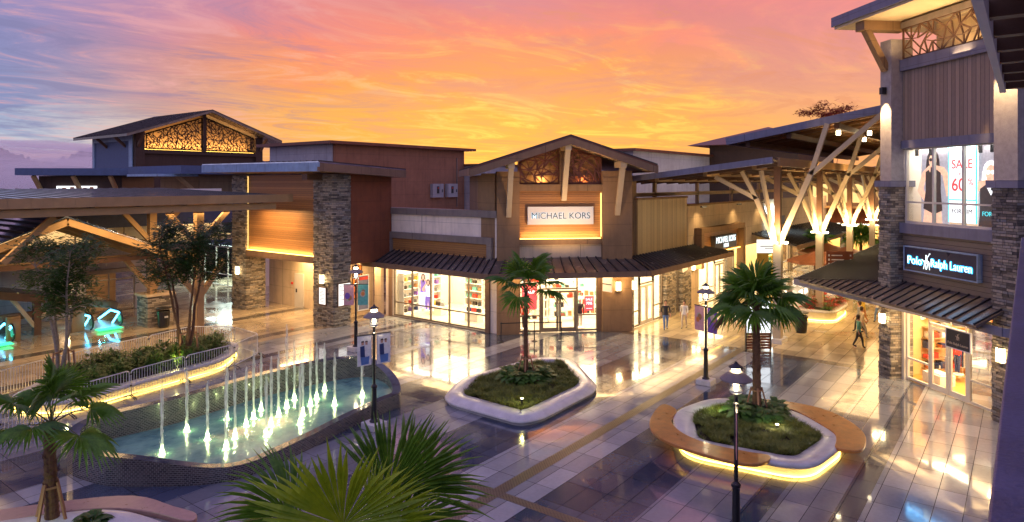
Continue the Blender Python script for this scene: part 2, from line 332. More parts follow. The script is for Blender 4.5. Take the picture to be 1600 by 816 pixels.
    def build(m, name, mat, parent=None, smooth=False, bevel=0):
        me = bpy.data.meshes.new(name); off = Vector((0, 0, 0))
        if parent is not None:
            q = parent
            while q is not None: off += q.location; q = q.parent
        me.from_pydata([(x - off.x, y - off.y, z - off.z) for x, y, z in m.v], [], m.f)
        for mt in (mat if isinstance(mat, (list, tuple)) else [mat]): me.materials.append(M[mt] if isinstance(mt, str) else mt)
        if m.mi and max(m.mi) >= len(me.materials): me.materials.append(M['rib_dark'])
        me.polygons.foreach_set('material_index', m.mi)
        if smooth: me.polygons.foreach_set('use_smooth', [True] * len(me.polygons))
        me.update()
        if len(me.polygons) < 60000:
            bm = bmesh.new(); bm.from_mesh(me); bmesh.ops.recalc_face_normals(bm, faces=bm.faces); bm.to_mesh(me); bm.free()
        o = bpy.data.objects.new(name, me); C.objects.link(o); o.parent = parent
        if bevel:
            b = o.modifiers.new('bevel', 'BEVEL'); b.width = bevel; b.segments = 2; b.limit_method = 'ANGLE'
        return o
def tag(o, label=None, cat=None, group=None, kind=None):
    if label: o['label'] = label
    if cat: o['category'] = cat
    if group: o['group'] = group
    if kind: o['kind'] = kind
    return o
def thing(name, label, cat, loc=(0, 0, 0), group=None):
    o = bpy.data.objects.new(name, None); o.empty_display_size = .3; C.objects.link(o); o.location = loc; return tag(o, label, cat, group)
def mesh_copy(root, loc, rotz=0, label=None, scale=1):
    r = root.copy(); C.objects.link(r); r.location = loc; r.rotation_euler = (0, 0, rotz); r.scale = (scale,) * 3
    if label: r['label'] = label
    for ch in list(root.children):
        c = ch.copy(); C.objects.link(c); c.parent = r
        for g in ch.children:
            d = g.copy(); C.objects.link(d); d.parent = c
    return r
def each(fr, name, mat, par, boxes):
    return [MB(fr).box(*q).build(name, mat, par) for q in boxes]
def text(name, s, fr, s0, z0, size, mat, parent, n=-.02, ext=.02, align='CENTER', off=0, sx=1.0):
    cu = bpy.data.curves.new(name, 'FONT'); cu.body = s; cu.size = size; cu.extrude = ext; cu.align_x = align; cu.align_y = 'CENTER'; cu.offset = off
    ob = bpy.data.objects.new(name, cu); C.objects.link(ob); bpy.context.view_layer.update()
    me = bpy.data.meshes.new_from_object(ob.evaluated_get(bpy.context.evaluated_depsgraph_get()))
    C.objects.unlink(ob); bpy.data.objects.remove(ob)
    b = MB(fr); b.add([(s0 + v.co.x * sx, n - v.co.z, z0 + v.co.y) for v in me.vertices], [tuple(p.vertices) for p in me.polygons])
    return b.build(name, mat, parent)
def lamp(kind, loc, energy, col, size=.2, rot=None, **kw):
    l = bpy.data.lights.new(kind.lower() + '_lamp', kind); l.energy = energy; l.color = col
    if kind == 'AREA':
        l.shape = 'RECTANGLE'; l.size = size[0]; l.size_y = size[1]
    else: l.shadow_soft_size = size
    for k, v in kw.items(): setattr(l, k, v)
    o = bpy.data.objects.new('lamp_' + kind.lower(), l); C.objects.link(o); o.location = loc
    if rot: o.rotation_euler = rot
    return o
WARM = (1, .64, .28); WARM2 = (1, .58, .2)
def rounded(poly, r, k=6):
    out = []; n = len(poly)
    for i in range(n):
        a, b, c = Vector(poly[i - 1]), Vector(poly[i]), Vector(poly[(i + 1) % n]); d1 = (a - b); d2 = (c - b)
        rr = min(r, d1.length * .48, d2.length * .48); p, q = b + d1.normalized() * rr, b + d2.normalized() * rr
        for j in range(k + 1):
            t = j / k; out.append(tuple(p * (1 - t) ** 2 + b * 2 * t * (1 - t) + q * t * t))
    return out
def inset(poly, d):
    n = len(poly); a = sum(poly[i][0] * poly[(i + 1) % n][1] - poly[(i + 1) % n][0] * poly[i][1] for i in range(n)); sg = 1 if a > 0 else -1; out = []
    for i in range(n):
        p, q, r = Vector(poly[i - 1]), Vector(poly[i]), Vector(poly[(i + 1) % n]); e1 = (q - p); e2 = (r - q)
        if e1.length < 1e-5: e1 = e2
        if e2.length < 1e-5: e2 = e1
        e1.normalize(); e2.normalize(); n1 = Vector((-e1.y, e1.x)) * sg; n2 = Vector((-e2.y, e2.x)) * sg; b = (n1 + n2)
        b = b / max(.5, b.length_squared / 2) if b.length > 1e-4 else n1
        out.append(tuple(q + b * d))
    return out
def inpoly(x, y, poly):
    c = False; n = len(poly)
    for i in range(n):
        (x1, y1), (x2, y2) = poly[i - 1], poly[i]
        if (y1 > y) != (y2 > y) and x < (x2 - x1) * (y - y1) / (y2 - y1) + x1: c = not c
    return c
# ------------------------------------------------------------------ sky and light
w = bpy.data.worlds.new('World'); sc.world = w; w.use_nodes = True; t = NT(w.node_tree)
for n in list(t.n): t.n.remove(n)
wo = t.new('ShaderNodeOutputWorld'); d = t.new('ShaderNodeTexCoord').outputs['Generated']
f_ = t.dot(d, tuple(FW)); r_ = t.dot(d, tuple(RT)); z_ = t.sep(d)[2]
az = t.math('DEGREES', t.math('ARCTAN2', r_, f_)); el = t.math('DEGREES', t.math('ARCSINE', z_))
# cloud coordinates: a flat cloud deck seen in perspective
zz = t.math('ADD', t.math('MAXIMUM', z_, 0.0), .09)
cl = t.comb(t.math('DIVIDE', f_, zz), t.math('DIVIDE', r_, zz), 0)
cs = t.sep(cl); cd = t.comb(t.math('ADD', cs[0], t.math('MULTIPLY', cs[1], -.55)), t.math('ADD', cs[1], t.math('MULTIPLY', cs[0], .3)), 0)
n1 = t.noise(cd, .42, 8, .62, 1.4); n2 = t.noise(t.vmul(cd, (1.0, .6, 1)), 1.7, 8, .7, 1.3); n3 = t.noise(cl, .18, 3, .5)
elw = t.math('ADD', el, t.math('MULTIPLY', t.math('SUBTRACT', n1, .5), 13.0))
E90 = t.math('DIVIDE', t.math('MAXIMUM', elw, 0.0), 60.0, clamp=True)
cool = t.ramp(E90, [(0, (.5, .42, .6)), (.03, (.62, .45, .58)), (.065, (.5, .58, .72)), (.1, (.22, .3, .56)), (.17, (.24, .26, .52)), (.25, (.32, .27, .52)), (.5, (.2, .24, .52)), (1, (.1, .17, .46))])
mid = t.ramp(E90, [(0, (.8, .36, .22)), (.04, (1, .45, .12)), (.09, (1, .44, .08)), (.15, (1, .33, .1)), (.21, (.95, .25, .19)), (.28, (.66, .24, .32)), (.5, (.4, .3, .48)), (.75, (.14, .2, .46)), (1, (.1, .17, .46))])
pinkr = t.ramp(E90, [(0, (1, .42, .17)), (.06, (1, .47, .17)), (.12, (1, .42, .22)), (.19, (1, .33, .27)), (.27, (.95, .24, .26)), (.5, (.46, .3, .46)), (.75, (.16, .2, .46)), (1, (.1, .17, .46))])
azw = t.math('ADD', az, t.math('MULTIPLY', t.math('SUBTRACT', n3, .5), 16.0))
sky = t.mix(t.sstep(azw, -38, -14), cool, mid); sky = t.mix(t.sstep(azw, 6, 24), sky, pinkr)
sky = t.mix(t.sstep(t.math('ABSOLUTE', az), 60, 120), sky, t.ramp(E90, [(0, (.34, .34, .46)), (.2, (.26, .36, .6)), (1, (.1, .18, .48))]))
# bright yellow core low over the store roofs
gx = t.math('DIVIDE', t.math('SUBTRACT', az, 3.0), 19.0); gy = t.math('DIVIDE', t.math('SUBTRACT', el, 5.0), 6.5)
g = t.math('POWER', 2.718, t.math('MULTIPLY', t.math('ADD', t.math('MULTIPLY', gx, gx), t.math('MULTIPLY', gy, gy)), -1.0))
sky = t.mix(t.math('MULTIPLY', g, .6), sky, (1.0, .44, .08))
stk = t.sstep(n2, .5, .66); low = t.sstep(el, 9, 3.5)
sky = t.mix(t.math('MULTIPLY', t.math('MULTIPLY', stk, g), .95), sky, (1.1, .72, .13))
# grey-violet cloud bars, strongest top left
dk = t.sstep(n2, .53, .36); lft = t.sstep(az, 0, -28)
sky = t.mix(t.math('MULTIPLY', dk, t.math('ADD', .1, t.math('MULTIPLY', lft, .4))), sky, (.2, .19, .38))
pk = t.sstep(n2, .5, .68); sky = t.mix(t.math('MULTIPLY', t.math('MULTIPLY', pk, lft), .6), sky, (.86, .4, .42))
sky = t.mix(t.math('MULTIPLY', t.math('MULTIPLY', t.sstep(n1, .54, .38), t.sstep(el, 4, 9)), .55), sky, (.62, .22, .27))
sky = t.mix(t.math('MULTIPLY', t.math('MULTIPLY', t.sstep(n2, .46, .36), t.sstep(az, -14, 0)), .35), sky, (.85, .3, .12))
sky = t.mix(t.sstep(el, 0, -4), sky, (.12, .1, .12))
K = t.sstep(el, 17, 42, .56, 1.0); K = t.math('MAXIMUM', K, t.sstep(t.math('ABSOLUTE', az), 55, 110, .56, 1.0))
bg = t.new('ShaderNodeBackground'); t.set(bg.inputs[0], sky); t.set(bg.inputs[1], K)
ns = t.new('ShaderNodeTexSky', sky_type='NISHITA'); ns.sun_disc = False; ns.sun_elevation = R(1.5); ns.sun_rotation = R(90) - YAW
bg2 = t.new('ShaderNodeBackground'); t.l.new(ns.outputs[0], bg2.inputs[0]); bg2.inputs[1].default_value = .008
ad = t.new('ShaderNodeAddShader'); t.l.new(bg.outputs[0], ad.inputs[0]); t.l.new(bg2.outputs[0], ad.inputs[1]); t.l.new(ad.outputs[0], wo.inputs[0])
sun = bpy.data.lights.new('sun', 'SUN'); sun.energy = .5; sun.angle = R(12); sun.color = (1, .5, .25)
so = bpy.data.objects.new('sun', sun); C.objects.link(so)
so.rotation_euler = (-(FW + Vector((0, 0, .03)))).to_track_quat('-Z', 'Y').to_euler()

# ------------------------------------------------------------------ ground, hills, mist
tag(MB().box(-1500, 3000, -1500, 3000, -.3, -.01).build('ground', plain('far_ground', (.05, .05, .05), .9)), kind='structure')
pl = MB(); pl.add([(-40, -60, 0), (160, -60, 0), (160, 130, 0), (-40, 130, 0)], [(0, 1, 2, 3)])
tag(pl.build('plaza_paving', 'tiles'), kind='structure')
dr = MB(); dr.add([(-10, 11.38, .004), (51, 11.38, .004), (51, 11.78, .004), (-10, 11.78, .004)], [(0, 1, 2, 3)])
dr.add([(14.3, -8, .004), (14.62, -8, .004), (14.62, 11.37, .004), (14.3, 11.37, .004)], [(0, 1, 2, 3)])
dr.add([(14.3, 11.79, .004), (14.62, 11.79, .004), (14.62, 16.6, .004), (14.3, 16.6, .004)], [(0, 1, 2, 3)])
tag(dr.build('drain_channels', 'drain'), kind='structure')
def ridge(name, az0, az1, dist, hfun, mat, nx=160, trees=6):
    b = MB(); vs = []; fs = []; ny = 6
    for i in range(nx + 1):
        a = R(az0 + (az1 - az0) * i / nx); dr_ = FW * math.cos(a) + RT * math.sin(a)
        h = hfun(az0 + (az1 - az0) * i / nx)
        for j in range(ny + 1):
            k = j / ny; p = dr_ * (dist + k * dist * .22)
            hz = h * math.sin(k * math.pi * .5) + (noise.noise(Vector((i * .35, j * .9, 1))) * trees + noise.noise(Vector((i * .21, j, 4))) * trees * 1.4) * (.2 + k)
            vs.append((p.x, p.y, max(-2, hz)))
    for i in range(nx):
        for j in range(ny): a = i * (ny + 1) + j; fs.append((a, a + 1, a + ny + 2, a + ny + 1))
    b.add(vs, fs); return tag(b.build(name, mat, smooth=False), kind='structure')
hill = plain('far_forest', (.06, .05, .09), .9, var=.5, scale=.05, fine=.4)
ridge('forested_hills', -60, -26, 700, lambda a: 8 + 34 * math.exp(-((a + 31.6) / 2.2) ** 2) + 32 * math.exp(-((a + 38.0) / 2.6) ** 2) + 10 * math.exp(-((a + 35) / 3) ** 2), hill, 420, 3)
ridge('distant_hills', -30, 60, 1500, lambda a: 40 + 30 * math.exp(-((a + 20) / 3) ** 2) + 8 * math.sin(a * .7), hill, 300, 6)
m, t, out = base_mat('mist'); v = t.new('ShaderNodeVolumePrincipled'); v.inputs['Color'].default_value = (.99, .95, .98, 1); v.inputs['Density'].default_value = .02
t.l.new(v.outputs[0], out.inputs['Volume']); M['mist'] = m
mb = MB()
for a, dd, hz, rx, rz in ((-40, 560, 14, 120, 20), (-36, 600, 17, 120, 20), (-33.5, 560, 10, 90, 17), (-30, 600, 10, 90, 18), (-26, 640, 4, 100, 18), (-44, 520, 14, 90, 20), (-37, 480, 6, 100, 16), (-31, 500, 4, 90, 14)):
    c = FW * math.cos(R(a)) * dd + RT * math.sin(R(a)) * dd
    n, k = 20, 10; vs = []; fs = []
    for i in range(k + 1):
        th = math.pi * i / k
        for j in range(n):
            ph = 2 * math.pi * j / n; q = 1 + .18 * noise.noise(Vector((math.cos(ph) * 1.5 + a, math.sin(ph) * 1.5, th)))
            vs.append((c.x + rx * q * math.sin(th) * math.cos(ph), c.y + rx * q * math.sin(th) * math.sin(ph), hz + rz * q * math.cos(th)))
    for i in range(k):
        for j in range(n): fs.append((i * n + j, i * n + (j + 1) % n, (i + 1) * n + (j + 1) % n, (i + 1) * n + j))
    mb.add(vs, fs)
tag(mb.build('mist_bank', 'mist', smooth=True), kind='stuff')

# ------------------------------------------------------------------ shared building pieces
def glaze(fr, par, s, z0, z1, transom=None, n=.12, fmat='frame', w=.07, name='window', gm='glass'):
    """one framed window: frame part with its pane as a sub-part. s = mullion positions"""
    b = MB(fr); 
    for q in s: b.box(q - w / 2, q + w / 2, n - .05, n + .07, z0, z1)
    b.box(s[0] - w / 2, s[-1] + w / 2, n - .045, n + .065, z0 - .002, z0 + .09); b.box(s[0] - w / 2, s[-1] + w / 2, n - .045, n + .065, z1 - .06, z1 + .002)
    if transom: b.box(s[0], s[-1], n - .04, n + .06, transom - .035, transom + .035)
    o = b.build(name, fmat, par)
    MB(fr).add([(s[0], n, z0 + .03), (s[-1], n, z0 + .03), (s[-1], n, z1 - .03), (s[0], n, z1 - .03)], [(0, 1, 2, 3)]).build('pane', gm, o)
    return o
def door(fr, par, s0, s1, z1, n=.12, mat='frame', leaves=2):
    wd = (s1 - s0) / leaves
    for k in range(leaves):
        a, c = s0 + k * wd + .012, s0 + (k + 1) * wd - .012; b = MB(fr)
        b.box(a, a + .13, n - .04, n + .03, .03, z1); b.box(c - .13, c, n - .04, n + .03, .03, z1)
        b.box(a + .13, c - .13, n - .038, n + .028, .03, .26); b.box(a + .13, c - .13, n - .038, n + .028, z1 - .13, z1)
        o = b.build('door', mat, par)
        MB(fr).add([(a + .1, n, .2), (c - .1, n, .2), (c - .1, n, z1 - .1), (a + .1, n, z1 - .1)], [(0, 1, 2, 3)]).build('pane', 'glass', o)
        hs = c - .06 if k == 0 else a + .06
        MB(fr).tube([(hs, n - .04, .95), (hs, n - .12, .97), (hs, n - .12, 1.55), (hs, n - .04, 1.57)], .016, 6).build('handle', 'steel', o)
def wall_lamp(fr, s, n, z, label, e=14, hgt=.5, wd=.24):
    x, y, _ = fr.w(s, n, 0); tg = thing('wall_lamp', label, 'wall lamp', (x, y, z), 'lit lanterns on the store piers')
    b = MB(fr); b.box(s - wd / 2 - .03, s + wd / 2 + .03, n - .17, n, z - .03, z); b.box(s - wd / 2 - .03, s + wd / 2 + .03, n - .17, n, z + hgt, z + hgt + .03)
    b.box(s - .02, s + .02, n - .172, n - .16, z, z + hgt); b.build('bracket', 'frame', tg)
    MB(fr).box(s - wd / 2, s + wd / 2, n - .15, n - .01, z + .004, z + hgt - .004).build('lamp_shade', 'box_glow', tg)
    p = fr.w(s, n - .4, z + hgt / 2); lamp('POINT', p, e, WARM, .12); return tg
def screen(fr, par, s0, s1, z0, ztop, n, step=.42, w=.05, mat='roof_red', name='lattice_screen', seed=1, th=.05):
    """branch-pattern cut metal panel"""
    rnd = random.Random(seed); nx = max(2, int((s1 - s0) / step)); zmax = max(ztop(s0), ztop(s1), ztop((s0 + s1) / 2)); nz = max(2, int((zmax - z0) / step)); P = {}
    for i in range(nx + 1):
        for j in range(nz + 1):
            s = s0 + (s1 - s0) * i / nx + (rnd.uniform(-.38, .38) * step if 0 < i < nx else 0); z = z0 + (zmax - z0) * j / nz + (rnd.uniform(-.38, .38) * step if 0 < j < nz else 0)
            P[i, j] = (s, min(z, ztop(s)))
    b = MB(fr)
    def br(a, c, k=1):
        if math.hypot(a[0] - c[0], a[1] - c[1]) > .06: b.bar((a[0], n, a[1]), (c[0], n, c[1]), w * k, th, up=(0, 1, 0))
    for i in range(nx + 1):
        for j in range(nz + 1):
            if i < nx and rnd.random() < .75: br(P[i, j], P[i + 1, j], rnd.uniform(.6, 1.2))
            if j < nz and rnd.random() < .75: br(P[i, j], P[i, j + 1], rnd.uniform(.6, 1.2))
            if i < nx and j < nz: br(*((P[i, j], P[i + 1, j + 1]) if rnd.random() < .5 else (P[i + 1, j], P[i, j + 1])), rnd.uniform(.6, 1.3))
    b.bar((s0, n, z0), (s0, n, ztop(s0)), w * 1.6, th, up=(0, 1, 0)); b.bar((s1, n, z0), (s1, n, ztop(s1)), w * 1.6, th, up=(0, 1, 0)); b.bar((s0, n, z0), (s1, n, z0), w * 1.6, th, up=(0, 1, 0)); b.bar((s0, n, ztop(s0)), (s1, n, ztop(s1)), w * 1.6, th, up=(0, 1, 0))
    return b.build(name, mat, par)
def bracket(fr, par, s, n0, n1, ztop, drop, w=.28, mat='timber_pale'):
    """outrigger beam with a slanting knee brace"""
    b = MB(fr); b.box(s - w * .62, s + w * .62, n1, n0, ztop - .34, ztop); 
    b.bar((s, n1 + .22, ztop - .3), (s, n0 - .02, ztop - drop), w, w * .8)
    return b.build('bracket', mat, par)
# ================================================================== corner store (left wall X=29.6, chamfer, right wall Y=18.15)
ms = thing('store_building', 'corner fashion store with gabled entrance tower, white name sign and wraparound brown metal canopy', 'store', (32, 22, 0))
FL = Fr(29.6, 32.7, -90); FC = Fr(29.6, 23.6, -45); FRt = Fr(35.05, 18.15, 0); LC = 7.71
b = MB(FL)                                                     # left wing wall
b.box(0, 9.1, 0, .3, 3.45, 6.5); b.box(0, .66, 0, .3, 0, 3.45); b.box(8.28, 9.05, .02, .3, 0, 3.45)
b.build('wall', 'pale_wall', ms)
b = MB(FL); b.box(-.1, 9.15, -.12, .42, 6.5, 6.9); b.build('coping', 'trim', ms)
b = MB(FL); b.box(.35, 8.85, -.22, .02, 5.0, 5.38); b.box(.35, .7, -.22, .02, 3.9, 5.0); b.box(8.5, 8.85, -.22, .02, 3.9, 5.0); b.build('sign_surround', 'trim', ms)
MB(FL).box(.7, 8.5, -.04, .01, 3.9, 5.0).build('wood_infill', 'wood', ms)
each(FL, 'pilaster', 'umber', ms, [(8.3, 8.6, -.1, .02, 0, 3.5), (.35, .63, -.1, .02, 0, 3.5)])
glaze(FL, ms, [.7, 2.27, 3.86, 5.39, 6.89, 8.24], .06, 3.4, .92)
MB(FL).box(.6, 8.3, -.06, .3, 0, .07).build('sill', 'trim', ms)
# chamfered entrance tower
each(FC, 'pier', 'tan', ms, [(-.02, 1.24, -.25, .6, 0, 8.75), (6.0, 7.73, -.25, .6, 0, 8.75)])
MB(FC).prism([(1.24, .05), (6.0, .05), (6.0, .5), (1.24, .5)], 3.4, 5.05).build('wall_panel', 'cream', ms)
MB(FC).box(1.24, 6.0, -.12, .05, 4.98, 5.3).build('ledge', 'tan', ms)
MB(FC).box(1.24, 6.0, .1, .5, 5.05, 8.0).build('wood_panel', 'wood_c', ms)
MB(FC).box(1.24, 6.0, -.12, .5, 8.0, 8.38).build('beam', 'tan', ms)
MB(FC).box(1.3, 5.94, -.03, .05, 5.3, 5.335).build('led_strip', 'led', ms)
MB(FC).box(5.97, 5.985, -.02, .09, 5.4, 7.9).build('led_strip', 'led_soft', ms)
p0 = FC.w(3.6, -.45, 5.6); lamp('AREA', FC.w(3.6, -.12, 5.4), 26, WARM2, (4.4, .1), rot=(R(160), 0, R(-45)))
# tower flanks and core
tower = [(29.6, 23.6), (29.6, 25.1), (34, 30), (41, 23.5), (36.5, 18.15), (35.05, 18.15)]
b = MB(); b.prism([(29.85, 24.1), (29.85, 25.2), (33.5, 29), (40.5, 23.5), (36.3, 18.4), (35.4, 18.4)], 3.8, 8.9); b.build('tower_core', 'tan', ms)
b = MB(); b.box(29.58, 30.2, 23.75, 24.75, 3.4, 9.0); b.build('flank_wall', 'tan', ms)
SR = 3.85                                                      # ridge position along the chamfer
def roofz(s, z=11.05): return z - abs(s - SR) * (1.62 / 5.0)
b = MB(FC)
for a, c in ((-1.65, SR), (SR, 8.75)):
    b.slab([(a, -1.6, roofz(a)), (c, -1.6, roofz(c)), (c, 8, roofz(c)), (a, 8, roofz(a))], .12)
    q = [(a, -1.6, roofz(a)), (a, 8, roofz(a)), (c, 8, roofz(c)), (c, -1.6, roofz(c))]
    b.seams([(a, -1.6, roofz(a)), (a, 8, roofz(a)), (c, 8, roofz(c)), (c, -1.6, roofz(c))], 20, .05, .06)
b.build('roof', 'roof_red', ms)
b = MB(FC)
for a, c in ((-1.65, SR), (SR, 8.75)):
    b.add([(a, -1.66, roofz(a) - .1), (c, -1.66, roofz(c) - .1), (c, -1.66, roofz(c) - .48), (a, -1.66, roofz(a) - .48), (a, -1.56, roofz(a) - .1), (c, -1.56, roofz(c) - .1), (c, -1.56, roofz(c) - .48), (a, -1.56, roofz(a) - .48)],
          [(0, 1, 2, 3), (7, 6, 5, 4), (0, 3, 7, 4), (1, 5, 6, 2), (3, 2, 6, 7), (0, 4, 5, 1)])
b.box(-1.7, -1.6, -1.6, 8, roofz(-1.65) - .4, roofz(-1.65) - .02); b.box(8.7, 8.8, -1.6, 8, roofz(8.75) - .4, roofz(8.75) - .02)
b.build('fascia', 'umber', ms)
b = MB(FC)
for a, c in ((-1.6, SR), (SR, 8.7)):
    b.add([(a, -1.55, roofz(a) - .3), (c, -1.55, roofz(c) - .3), (c, 7.9, roofz(c) - .3), (a, 7.9, roofz(a) - .3)], [(0, 3, 2, 1)])
b.build('soffit', 'soffit', ms)
zt = lambda s: roofz(s) - .5
MB(FC).vprism([(1.24, 8.38), (6.0, 8.38), (6.0, zt(6.0)), (SR, zt(SR)), (1.24, zt(1.24))], .55, .6).build('gable_wall', 'tan', ms)
screen(FC, ms, 1.3, 3.55, 8.42, zt, .1, .4, .085, 'roof_red', seed=3); screen(FC, ms, 3.95, 5.95, 8.42, zt, .1, .4, .085, 'roof_red', seed=5)
MB(FC).box(3.56, 3.94, -.1, .5, 8.3, 10.4).build('king_post', 'tan', ms)
each(FC, 'pier_cap', 'tan', ms, [(-.02, 1.24, -.2, .6, 8.75, 9.1), (6.0, 7.73, -.2, .6, 8.75, 9.15)])
for s in (.62, 3.75, 6.85): bracket(FC, ms, s, -.22, -1.5, roofz(s) - .42, 3.0 if s != 3.75 else 3.1)
lamp('POINT', FC.w(2.6, .33, 8.6), 26, WARM2, .04); lamp('POINT', FC.w(5.0, .33, 8.6), 9, (1, .35, .12), .04)
MB(FC).box(1.4, 3.4, .2, .25, 8.4, 8.43).build('led_strip', 'led', ms)
lamp('SPOT', FC.w(3.7, -3.2, 4.6), 560, (1, .62, .3), .1, rot=(Vector(FC.w(3.7, 0, 8.2)) - Vector(FC.w(3.7, -3.2, 4.6))).to_track_quat('-Z', 'Y').to_euler(), spot_size=R(110), spot_blend=.8)  # added fill spot without a fitting, warms the tower front
# name sign
sg = MB(FC).box(1.72, 5.5, -.12, .09, 6.12, 7.12).build('name_sign', plain('brushed_sign_plate', (.66, .66, .66), .45, var=.04), ms)
text('sign_glow', 'MICHAEL KORS', FC, 3.61, 6.6, .5, 'halo', sg, n=-.125, ext=.004, off=.01, sx=.98)
text('lettering', 'MICHAEL KORS', FC, 3.61, 6.6, .5, 'ink', sg, n=-.15, ext=.012, off=0, sx=.98)
# entrance glazing
glaze(FC, ms, [1.3, 2.46], .05, 3.4, .95); glaze(FC, ms, [4.6, 5.75], .05, 3.4, .95); glaze(FC, ms, [2.46, 4.6], 2.42, 3.4)
b = MB(FC); b.box(2.42, 2.5, .06, .2, 0, 2.42); b.box(4.56, 4.64, .06, .2, 0, 2.42); b.build('door_frame', 'frame', ms)
door(FC, ms, 2.5, 4.56, 2.36)
MB(FC).box(5.78, 6.0, 0, .3, 0, 3.4).build('jamb', 'umber', ms)
# right wing
b = MB(FRt); b.box(.9, 8.1, 0, .3, 3.45, 7.45); b.build('ribbed_wall', 'ribs', ms)
b = MB(FRt); b.box(.9, 8.15, -.05, .4, 7.45, 7.58); b.build('coping', 'tan', ms)
b = MB(FRt); b.box(8.15, 24.2, -.02, .3, 3.4, 6.9); b.build('wall', 'cream', ms)
b = MB(FRt); b.box(8.15, 24.2, -.07, .4, 6.9, 7.03); b.build('coping', 'tan', ms)
each(FRt, 'stone_pier', 'stone', ms, [(a, c, -.2 if a else -.05, .3, 0, 3.45) for a, c in ((.0, .35), (4.45, 5.9), (6.9, 8.35))])
MB(FRt).box(8.35, 10.1, -.02, .3, 0, 3.4).build('wall', 'cream', ms)
glaze(FRt, ms, [.4, 1.35], .05, 3.4, .95); glaze(FRt, ms, [3.2, 4.4], .05, 3.4, .95); glaze(FRt, ms, [1.35, 3.2], 2.42, 3.4); door(FRt, ms, 1.4, 3.15, 2.36, mat='frame_white')
glaze(FRt, ms, [5.9, 6.9], .05, 3.4, .95); glaze(FRt, ms, [10.1, 12, 13.4], .05, 3.4, .95, fmat='frame_white'); door(FRt, ms, 13.45, 15.3, 2.5, mat='frame_white'); glaze(FRt, ms, [13.4, 15.35], 2.55, 3.4, fmat='frame_white'); glaze(FRt, ms, [15.4, 17.4], .05, 3.4, .95, fmat='frame_white')
b = MB(FRt); b.box(9.3, 18.2, -.55, .02, 4.98, 5.35); b.box(9.3, 9.75, -.55, .02, 2.6, 4.98); b.box(17.85, 18.3, -.55, .02, 0, 4.98); b.build('portal_frame', 'tan', ms)
MB(FRt).box(9.75, 17.85, -.06, -.022, 3.4, 4.98).build('portal_panel', 'wood', ms)
sg = MB(FRt).box(12.2, 16.7, -.38, -.1, 3.62, 4.62).build('mens_sign', 'ink', ms)
text('lettering', 'MICHAEL KORS', FRt, 14.45, 4.28, .62, 'lit_letter', sg, n=-.39, ext=.01, off=.0, sx=.94); text('lettering', 'MENS', FRt, 14.45, 3.84, .4, 'lit_letter', sg, n=-.39, ext=.01, off=.0)
MB(FRt).box(9.8, 17.8, -.3, -.24, 3.44, 3.48).build('led_strip', 'led', ms); lamp('AREA', FRt.w(13.8, -.25, 3.55), 22, WARM2, (7.5, .1), rot=(R(165), 0, 0))
for s in (9.3, 16.5, 22.5):
    MB(FRt).bar((s, -.5, 6.82), (s + .9, -.5, 6.82), .1, .1).build('wall_washer', 'black', ms); lamp('SPOT', FRt.w(s + .45, -.9, 6.8), 80, WARM, .1, rot=(R(12), 0, 0), spot_size=R(120), spot_blend=.9)
# canopy round three sides
zi, zo = 4.24, 3.56
Q = [[(29.6, 34.6, zi), (28.1, 35.0, zo), (28.1, 22.98, zo), (29.6, 23.6, zi)], [(29.6, 23.6, zi), (28.1, 22.98, zo), (34.5, 16.65, zo), (35.05, 18.15, zi)], [(35.05, 18.15, zi), (34.5, 16.65, zo), (47.8, 16.65, zo), (44.3, 18.15, zi)]]
cn = None
b = MB()
for i, q in enumerate(Q): b.slab(q, .1); b.seams([q[0], q[3], q[2], q[1]], (24, 15, 24)[i], .05, .07)
cn = b.build('canopy', 'roof', ms)
b = MB(); pts = [(28.1, 35.0), (28.1, 22.98), (34.5, 16.65), (47.8, 16.65)]
for a, c in zip(pts, pts[1:]): b.bar((a[0], a[1], 3.42), (c[0], c[1], 3.42), .1, .3)
b.build('fascia', 'umber', cn)
b = MB()
for q in Q: b.add([(x, y, 3.44) for x, y, z in q], [(3, 2, 1, 0)])
b.build('soffit', 'soffit', cn)
lamp('AREA', (28.85, 29, 3.42), 120, WARM, (1.2, 10)); lamp('AREA', (31.8, 20.3, 3.42), 130, WARM, (7.5, 1.0), rot=(0, 0, R(-45))); lamp('AREA', (40.5, 17.4, 3.42), 170, WARM, (10, 1.1))  # added area lamps under the soffit, no fittings, to warm the floor by the shops
# flat roofs behind the parapets
b = MB(); b.prism([(29.9, 24.5), (29.9, 32.4), (42, 32.4), (42, 24.5)], 6.1, 6.2); b.prism([(36, 18.4), (59, 18.4), (59, 26), (36, 26)], 6.5, 6.6); b.build('flat_roof', 'trim_blue', ms)
# interior shell
fl = [(29.95, 24), (29.95, 32.3), (35.5, 32.3), (35.5, 24.2), (53, 24.2), (53, 18.5), (35.3, 18.5)]
b = MB(); b.add([(x, y, .02) for x, y in fl], [tuple(range(7))]); b.build('shop_floor', 'shopfloor', ms)
b = MB(); b.add([(x, y, 3.75) for x, y in fl], [tuple(range(7))]); b.build('shop_ceiling', 'interior', ms)
b = MB(); b.box(35.5, 35.7, 24.2, 32.4, 0, 3.75); b.box(35.5, 53, 24.2, 24.4, 0, 3.75); b.box(29.9, 35.5, 32.3, 32.45, 0, 3.75); b.box(53, 53.2, 18.45, 24.4, 0, 3.75); b.box(44.8, 45, 18.5, 24.2, 0, 3.75); b.build('shop_wall', 'interior', ms)
def ceil_strip(par, x0, x1, y0, y1, z=3.73, e=30, mat='panel', col=(1, .86, .62)):
    MB().box(x0, x1, y0, y1, z - .03, z).build('ceiling_light', mat, par)
    if e: lamp('AREA', ((x0 + x1) / 2, (y0 + y1) / 2, z - .06), e, col, (x1 - x0, y1 - y0))
